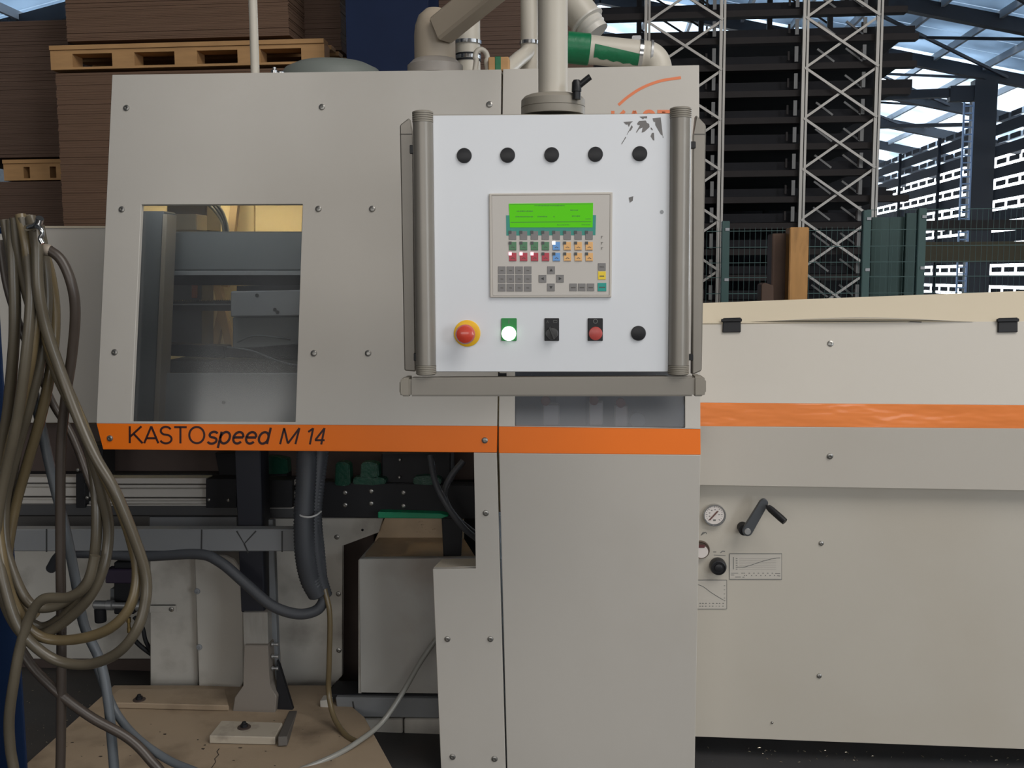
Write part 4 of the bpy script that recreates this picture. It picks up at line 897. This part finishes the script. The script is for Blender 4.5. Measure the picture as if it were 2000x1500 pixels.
hz('hose_tail', [(186, 1085), (170, 1140), (135, 1166), (85, 1170), (58, 1205), (40, 1262), (28, 1325), (18, 1400), (20, 1460), (30, 1530), (40, 1700), (50, 1930)], .0112, hoseo, Yh-.06, .006)
hz('hose_tail', [(36, 1262), (70, 1310), (120, 1358), (180, 1402), (248, 1440), (290, 1480), (330, 1540), (370, 1700), (390, 1940)], .0112, hosed, Yh+.04, .01)
hz('hose_loop', [(0, 470), (14, 560), (40, 640), (74, 720), (104, 790), (140, 850), (175, 940), (200, 1000)], .0085, hosed, Yh+.07, .01)
tag(tube('dark_hose', [P(76, 486, Yh-.03), P(96, 489, Yh-.03), P(121, 510, Yh-.03), P(140, 556, Yh-.03), P(147, 610, Yh-.02), P(141, 690, Yh), P(128, 780, Yh+.01), P(119, 880, Yh+.02), P(118, 1050, Yh+.03), P(120, 1250, Yh+.03), P(119, 1450, Yh+.03), P(117, 1560, Yh+.03), P(118, 1750, Yh+.03), P(122, 1940, Yh+.05)], .0108, hosed, None, 12), 'dark brown hose arching from hook and hanging straight down', 'hose')
tag(tube('blue_grey_hose', [P(60, 740, Yh+.08), P(82, 840, Yh+.09), P(102, 930, Yh+.09), P(128, 1035, Yh+.09), P(146, 1125, Yh+.09), P(164, 1220, Yh+.09), P(195, 1290, Yh+.09), P(210, 1360, Yh+.08), P(218, 1440, Yh+.07), P(226, 1550, Yh+.06), P(232, 1720, Yh+.05), P(240, 1930, Yh+.05)], .0112, hoseg, None, 12), 'blue grey hose slanting down through the hose coil', 'hose')
tag(tube('grey_hose', [P(186, 1290, Yh+.14), P(208, 1350, Yh+.13), P(232, 1400, Yh+.11), P(272, 1445, Yh+.08), P(330, 1485, Yh+.05), P(420, 1530, Yh), P(520, 1640, Yh), P(560, 1800, Yh), P(580, 1950, Yh)], .0095, hoseg, None, 12), 'grey hose sweeping away low over the beige base plate', 'hose')
lathe('hose_ferrule', P(84, 487, Yh-.03), P(96, 489, Yh-.03)-P(84, 487, Yh-.03), [(.011, 0), (.0125, .004), (.0125, .014), (.0105, .018), (.0105, 0)], M('pale_ferrule', (.3, .25, .2), .4), hk, 16)

# ================================================================== LEFT BACKGROUND: cardboard on pallets, blue column
def stack(name, x0, x1, y0, y1, Y, depth, mat, label, layers, jit=.003):
    a, b = P(x0, y1, Y), P(x1, y0, Y)
    X0, X1, Z0, Z1_ = P(x0, (y0+y1)/2, Y).x, P(x1, (y0+y1)/2, Y).x, a.z, b.z
    bm = bmesh.new(); random.seed(int(x0+y0)+11)
    for i in range(layers):
        z0 = Z0+(Z1_-Z0)*i/layers; z1 = Z0+(Z1_-Z0)*(i+1)/layers-.0008
        j = [random.uniform(-jit, jit) for _ in range(4)]
        f = [Vector((X0+j[0], Y+j[1], z0)), Vector((X1+j[2], Y+j[1], z0)), Vector((X1+j[2], Y+depth, z0)), Vector((X0+j[0], Y+depth, z0))]
        lo = [bm.verts.new(p) for p in f]; hi = [bm.verts.new(p+Vector((0, 0, z1-z0))) for p in f]
        bm.faces.new(hi); bm.faces.new(lo[::-1])
        for q_ in range(4): bm.faces.new((lo[q_], lo[(q_+1) % 4], hi[(q_+1) % 4], hi[q_]))
    return tag(newmesh(name, bm, mat), label, 'cardboard stack', None, 'stuff'), (X0, X1, Z0, Z1_)
def pallet(x0, x1, ytop, ybot, Y, depth, label, nb=4):
    X0, X1 = P(x0, ytop, Y).x, P(x1, ytop, Y).x; zt_, zb = P((x0+x1)/2, ytop, Y).z, P((x0+x1)/2, ybot, Y).z; H = zt_-zb
    t = thing('wooden_pallet', label, 'pallet', ((X0+X1)/2, Y+depth/2, zb))
    for i in range(7): y = Y+.05+(depth-.1)*i/6; box('deck_board', ((X0+X1)/2, y, zt_-H*.09), (X1-X0, .1, H*.18), woodm, t)
    for yy in (Y+.07, Y+depth/2, Y+depth-.07):
        box('stringer_board', ((X0+X1)/2, yy, zt_-H*.27), (X1-X0, .12, H*.16), woodm, t); box('bottom_board', ((X0+X1)/2, yy, zb+H*.06), (X1-X0, .12, H*.1), woodm, t)
        for i in range(nb):
            w = .14; xx = X0+w/2+(X1-X0-w)*i/(nb-1); box('block', (xx, yy, zb+H*.38), (w, .12, H*.54), woodm, t)
# lower centre stack (with pallet on it), upper centre stack, left stacks
stack('cardboard_stack', 131, 620, 131, 1000, 6.0, 1.1, card, 'tall stack of brown cardboard sheets below the long pallet', 190)
pallet(95, 632, 82, 130, 5.98, 1.15, 'long pale wooden pallet between two cardboard stacks', 5)
stack('cardboard_stack', 126, 562, -120, 81, 6.02, 1.1, card, 'stack of brown cardboard sheets on top of the long pallet', 60)
stack('cardboard_stack', 584, 664, -120, 100, 6.35, 1.0, card2, 'dark narrow cardboard stack beside the blue wall column', 60)
stack('cardboard_stack', -120, 140, 353, 1000, 6.5, 1.2, card2, 'dark cardboard stack under the short pallet', 150)
pallet(4, 146, 311, 352, 6.48, 1.2, 'short wooden pallet partly hidden by the hoses', 3)
stack('cardboard_stack', -120, 138, 38, 310, 6.5, 1.2, card2, 'dark cardboard stack standing on the short pallet', 80)
stack('cardboard_stack', 838, 1158, -140, 700, 6.6, 1.2, card2, 'dark cardboard stack behind the machine top pipes', 200)
bc2 = thing('blue_column', 'dark blue steel column between cardboard stacks behind the machine', 'column', (P(755, 100, 5.7).x, 5.8, 0))
xa, xb = P(676, 60, 5.7).x, P(836, 60, 5.7).x
box('column_face', ((xa+xb)/2, 5.71, 3), (xb-xa, .02, 6), bluec2, bc2); box('column_web', ((xa+xb)/2, 5.9, 3), (.02, .36, 6), bluec2, bc2); box('column_face', ((xa+xb)/2, 6.09, 3), (xb-xa, .02, 6), bluec2, bc2)

# ================================================================== STORAGE RACK (right background)
YK = 10.5
rk = thing('storage_rack', 'tall galvanised rack of cross-braced uprights with dark shelves', 'storage rack', (P(1560, 500, YK).x, YK, 0))
UX = [P(x, 300, YK).x for x in (1262, 1407, 1567, 1709)]
TOP = 6.3
for X in UX:
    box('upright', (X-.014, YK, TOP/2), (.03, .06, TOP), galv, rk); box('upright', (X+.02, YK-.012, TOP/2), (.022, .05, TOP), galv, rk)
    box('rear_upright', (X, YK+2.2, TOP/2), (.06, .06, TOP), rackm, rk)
zn = [P(1640, 132+98.7*i, YK).z for i in range(-4, 9)]
for (xa, xb) in ((UX[0], UX[1]), (UX[2], UX[3])):
    for i in range(len(zn)-1):
        if zn[i+1] < .1: break
        bar('brace', (xa, YK-.03, zn[i]), (xb, YK-.03, zn[i+1]), .02, .024, galv, rk); bar('brace', (xa, YK+.0, zn[i+1]), (xb, YK+.0, zn[i]), .02, .024, galv, rk)
        for yy in (1.3, 2.3):
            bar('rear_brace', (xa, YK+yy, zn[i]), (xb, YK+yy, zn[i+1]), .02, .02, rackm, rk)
XL = P(1140, 300, YK).x
brk = M('dull_bracket', (.22, .22, .22), .5)
ends = [1700, 1792, 1765, 1792, 1770, 1790, 1762, 1780, 1712, 1705, 1784, 1720, 1715, 1715, 1715, 1715]
z = P(1640, 586, YK).z; i = 15; zs = []
step = 48.7/F*10.6
zz0 = P(1560, 542, YK).z
for kx in range(-3, 20):
    zz_ = zz0 + kx*step
    if zz_ > TOP-.1 or zz_ < .2: continue
    py_ = 540-48.7*kx; e_ = {4: 1792, 56: 1768, 106: 1792, 154: 1790, 205: 1780, 253: 1714, 301: 1712, 350: 1712, 398: 1784}
    ex_ = min(e_.items(), key=lambda q_: abs(q_[0]-py_))[1] if py_ < 430 else 1714
    XR = P(ex_, 250, YK).x
    box('shelf_edge', ((XL+XR)/2, YK+.12, zz_), (XR-XL, .12, .062), rackb, rk)
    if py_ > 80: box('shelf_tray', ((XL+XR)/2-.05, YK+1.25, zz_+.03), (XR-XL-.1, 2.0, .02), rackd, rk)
    for X in UX[1:]:
        box('shelf_bracket', (X-.075-(.05 if X == UX[3] else 0), YK+.045, zz_+.115), (.035, .02, .15), brk, rk); box('shelf_bracket', (X-.15, YK+.05, zz_+.10), (.02, .02, .09), rackb, rk)
    for X in (UX[2]+.16, UX[2]+.44): bar('rear_strut', (X, YK+.19, zz_+.19), (X+.17, YK+.19, zz_+.06), .02, .02, brk, rk)
    # stored dark bars on this shelf
    for jb in range(3 if py_ > 80 else 1):
        yb_ = YK+.25+.55*jb; XR2 = XR-random.uniform(-.05, .25)
        hb_ = .07+.03*random.random()
        tag(box('steel_bar', ((XL+XR2)/2, yb_, zz_+.0415+hb_/2), (XR2-XL, .12, hb_), barm), 'long dark steel bar lying on a rack shelf', 'steel bar', 'steel bars on the storage rack')
box('added_rear_sheet', ((XL+UX[3])/2+.3, YK+2.9, 1.9), (UX[3]-XL+1.0, .03, 3.8), rackd, rk)  # added sheet keeps the rack dark behind, blocks the bright sky
# rack along the right side of the hall
XS = 10.4
rackx = M('black_aisle_steel', (.012, .013, .017), .8, spec=.05)
sr = thing('aisle_rack', 'long dark aisle rack with rows of cells before bright daylight', 'storage rack', (XS, 30, 0))
cellme = None; nc = 0
bmf = bmesh.new()
for lv_ in range(10):
    z = .30+lv_*.56
    box('level_beam', (XS, 36, z), (.06, 34, .27), rackx, sr)
    for i in range(42):
        y = 19.4+.8*i
        if nc < 290 and y < 42:
            if cellme is None:
                o = box('cell_block', (0, 0, 0), (.012, .62, .13), rackx, sr); cellme = o.data
            else:
                o = bpy.data.objects.new('cell_block', cellme); COL.objects.link(o); setp(o, sr)
            o.location = (XS, y, z+.145+.065+.07); nc += 1
        else:
            bmesh.ops.create_cube(bmf, size=1, matrix=Matrix.Translation((XS, y, z+.28)) @ Matrix.Diagonal((.012, .62, .13, 1)))
newmesh('far_cells', bmf, rackx, sr)['kind'] = 'stuff'
for y in range(20, 54, 4): box('rack_post', (XS-.1, y, 2.85), (.08, .10, 5.7), rackx, sr)
hcx = P(1912, 400, 25).x
cl_ = thing('hall_column', 'dark steel hall column before the bright aisle', 'column', (hcx, 25, 0))
box('column_shaft', (hcx, 25, roofz(hcx)/2-.1), (.52, .3, roofz(hcx)-.3), rafter, cl_); box('column_head', (hcx-.35, 25, roofz(hcx)-.55), (.9, .24, .35), rafter, cl_)
ld = thing('lattice_post', 'pale blue lattice ladder post beside the dark hall column', 'ladder', (P(1884, 400, 23.6).x, 23.6, 0))
lx = P(1884, 400, 23.6).x; lat = M('pale_blue_lattice', (.25, .36, .55), .5)
for dx in (-.1, .1): box('rail', (lx+dx, 23.6, 2.7), (.035, .04, 5.4), lat, ld)
for i in range(34): box('rung', (lx, 23.6, .2+i*.155), (.2, .02, .03), lat, ld)
tr = thing('tie_beam', 'dark horizontal tie beam reaching from rack to hall column', 'beam', (hcx-2, 24, 4.5))
bar('beam', P(1700, 188, 25), P(1900, 180, 25), .2, .2, rafter, tr); bar('beam', P(1700, 248, 27), P(1900, 243, 27), .2, .08, rafter, tr)
ob = tag(box('olive_beam', (P(1900, 490, 12.5).x, 12.5, P(1900, 492, 12.5).z), (2.6, .15, .24), olive), 'olive brown horizontal beam seen through the green fence', 'beam')
tag(box('dark_beam', (P(1900, 450, 12.8).x, 12.8, P(1900, 440, 12.8).z), (2.6, .15, .12), rackm), 'dark horizontal beam above the olive beam', 'beam')
# ---- green fence
YF = 7.4
fe = thing('mesh_fence', 'green welded mesh fence with square posts before the storage rack', 'fence', (P(1700, 560, YF).x, YF, 0))
zf = P(1700, 409, YF).z
for x, yt in ((1416, 432), (1690, 411), (1797, 407)):
    zt_ = P(x, yt, YF).z; box('post', (P(x, 500, YF).x, YF, zt_/2), (.055, .055, zt_), fencem, fe, .004)
    box('post_clip', (P(x, 500, YF).x+.01, YF-.03, zt_-.06), (.03, .012, .02), rackl, fe); box('post_clip', (P(x, 500, YF).x+.01, YF-.03, zt_-.42), (.03, .012, .02), rackl, fe)
xf0, xf1 = P(1380, 500, YF).x, P(2060, 500, YF).x
for y in (409, 448, 480, 511, 540, 572): z = P(1800, y, YF).z; box('wire', ((xf0+xf1)/2 if y > 430 else (P(1690, 500, YF).x+xf1)/2, YF, z), ((xf1-xf0) if y > 430 else xf1-P(1690, 500, YF).x, .005, .005), fencem, fe)
nx = 64
for i in range(nx):
    x = xf0+(xf1-xf0)*i/(nx-1); zt_ = zf if x > P(1690, 500, YF).x else P(1416, 445, YF).z
    box('wire', (x, YF+.004, zt_/2), (.0022, .0022, zt_), fencem, fe)
gs = thing('green_screen', 'dark green sheet panels standing behind the mesh fence', 'screen', (P(1745, 580, 7.9).x, 7.9, 0))
for x0, x1 in ((1700, 1734), (1734, 1767)): xa, xb = P(x0, 500, 7.9).x, P(x1, 500, 7.9).x; zt_ = P(1740, 424, 7.9).z; box('sheet', ((xa+xb)/2, 7.9, zt_/2), (xb-xa, .03, zt_), fences, gs, .003)
xa, xb = P(1766, 500, 7.85).x, P(1792, 500, 7.85).x; box('edge_post', ((xa+xb)/2, 7.85, zt_/2), (xb-xa, .05, zt_+.05), fences, gs, .003)
# ---- timber behind the housing
def timber(x0, x1, y0, y1, Y, mat, label, dp=.12):
    xa, xb = P(x0, y1, Y).x, P(x1, y1, Y).x; zt_ = P(x0, y0, Y).z
    return tag(box('timber_beam', ((xa+xb)/2, Y+dp/2, zt_/2), (xb-xa, dp, zt_), mat, None, .004), label, 'timber')
timber(1540, 1577, 444, 580, 5.0, beamw, 'upright orange timber beam beyond the feed housing')
timber(1506, 1538, 456, 580, 5.1, wood2, 'dark brown timber beam standing beside the orange one', .14)
tag(slab('timber_offcut', [(1487, 556), (1494, 552), (1511, 558), (1511, 1167), (1476, 1167)], PY(4.9), .12, wood2, None, .003), 'short tilted brown timber offcut low beside the dark beam', 'timber')
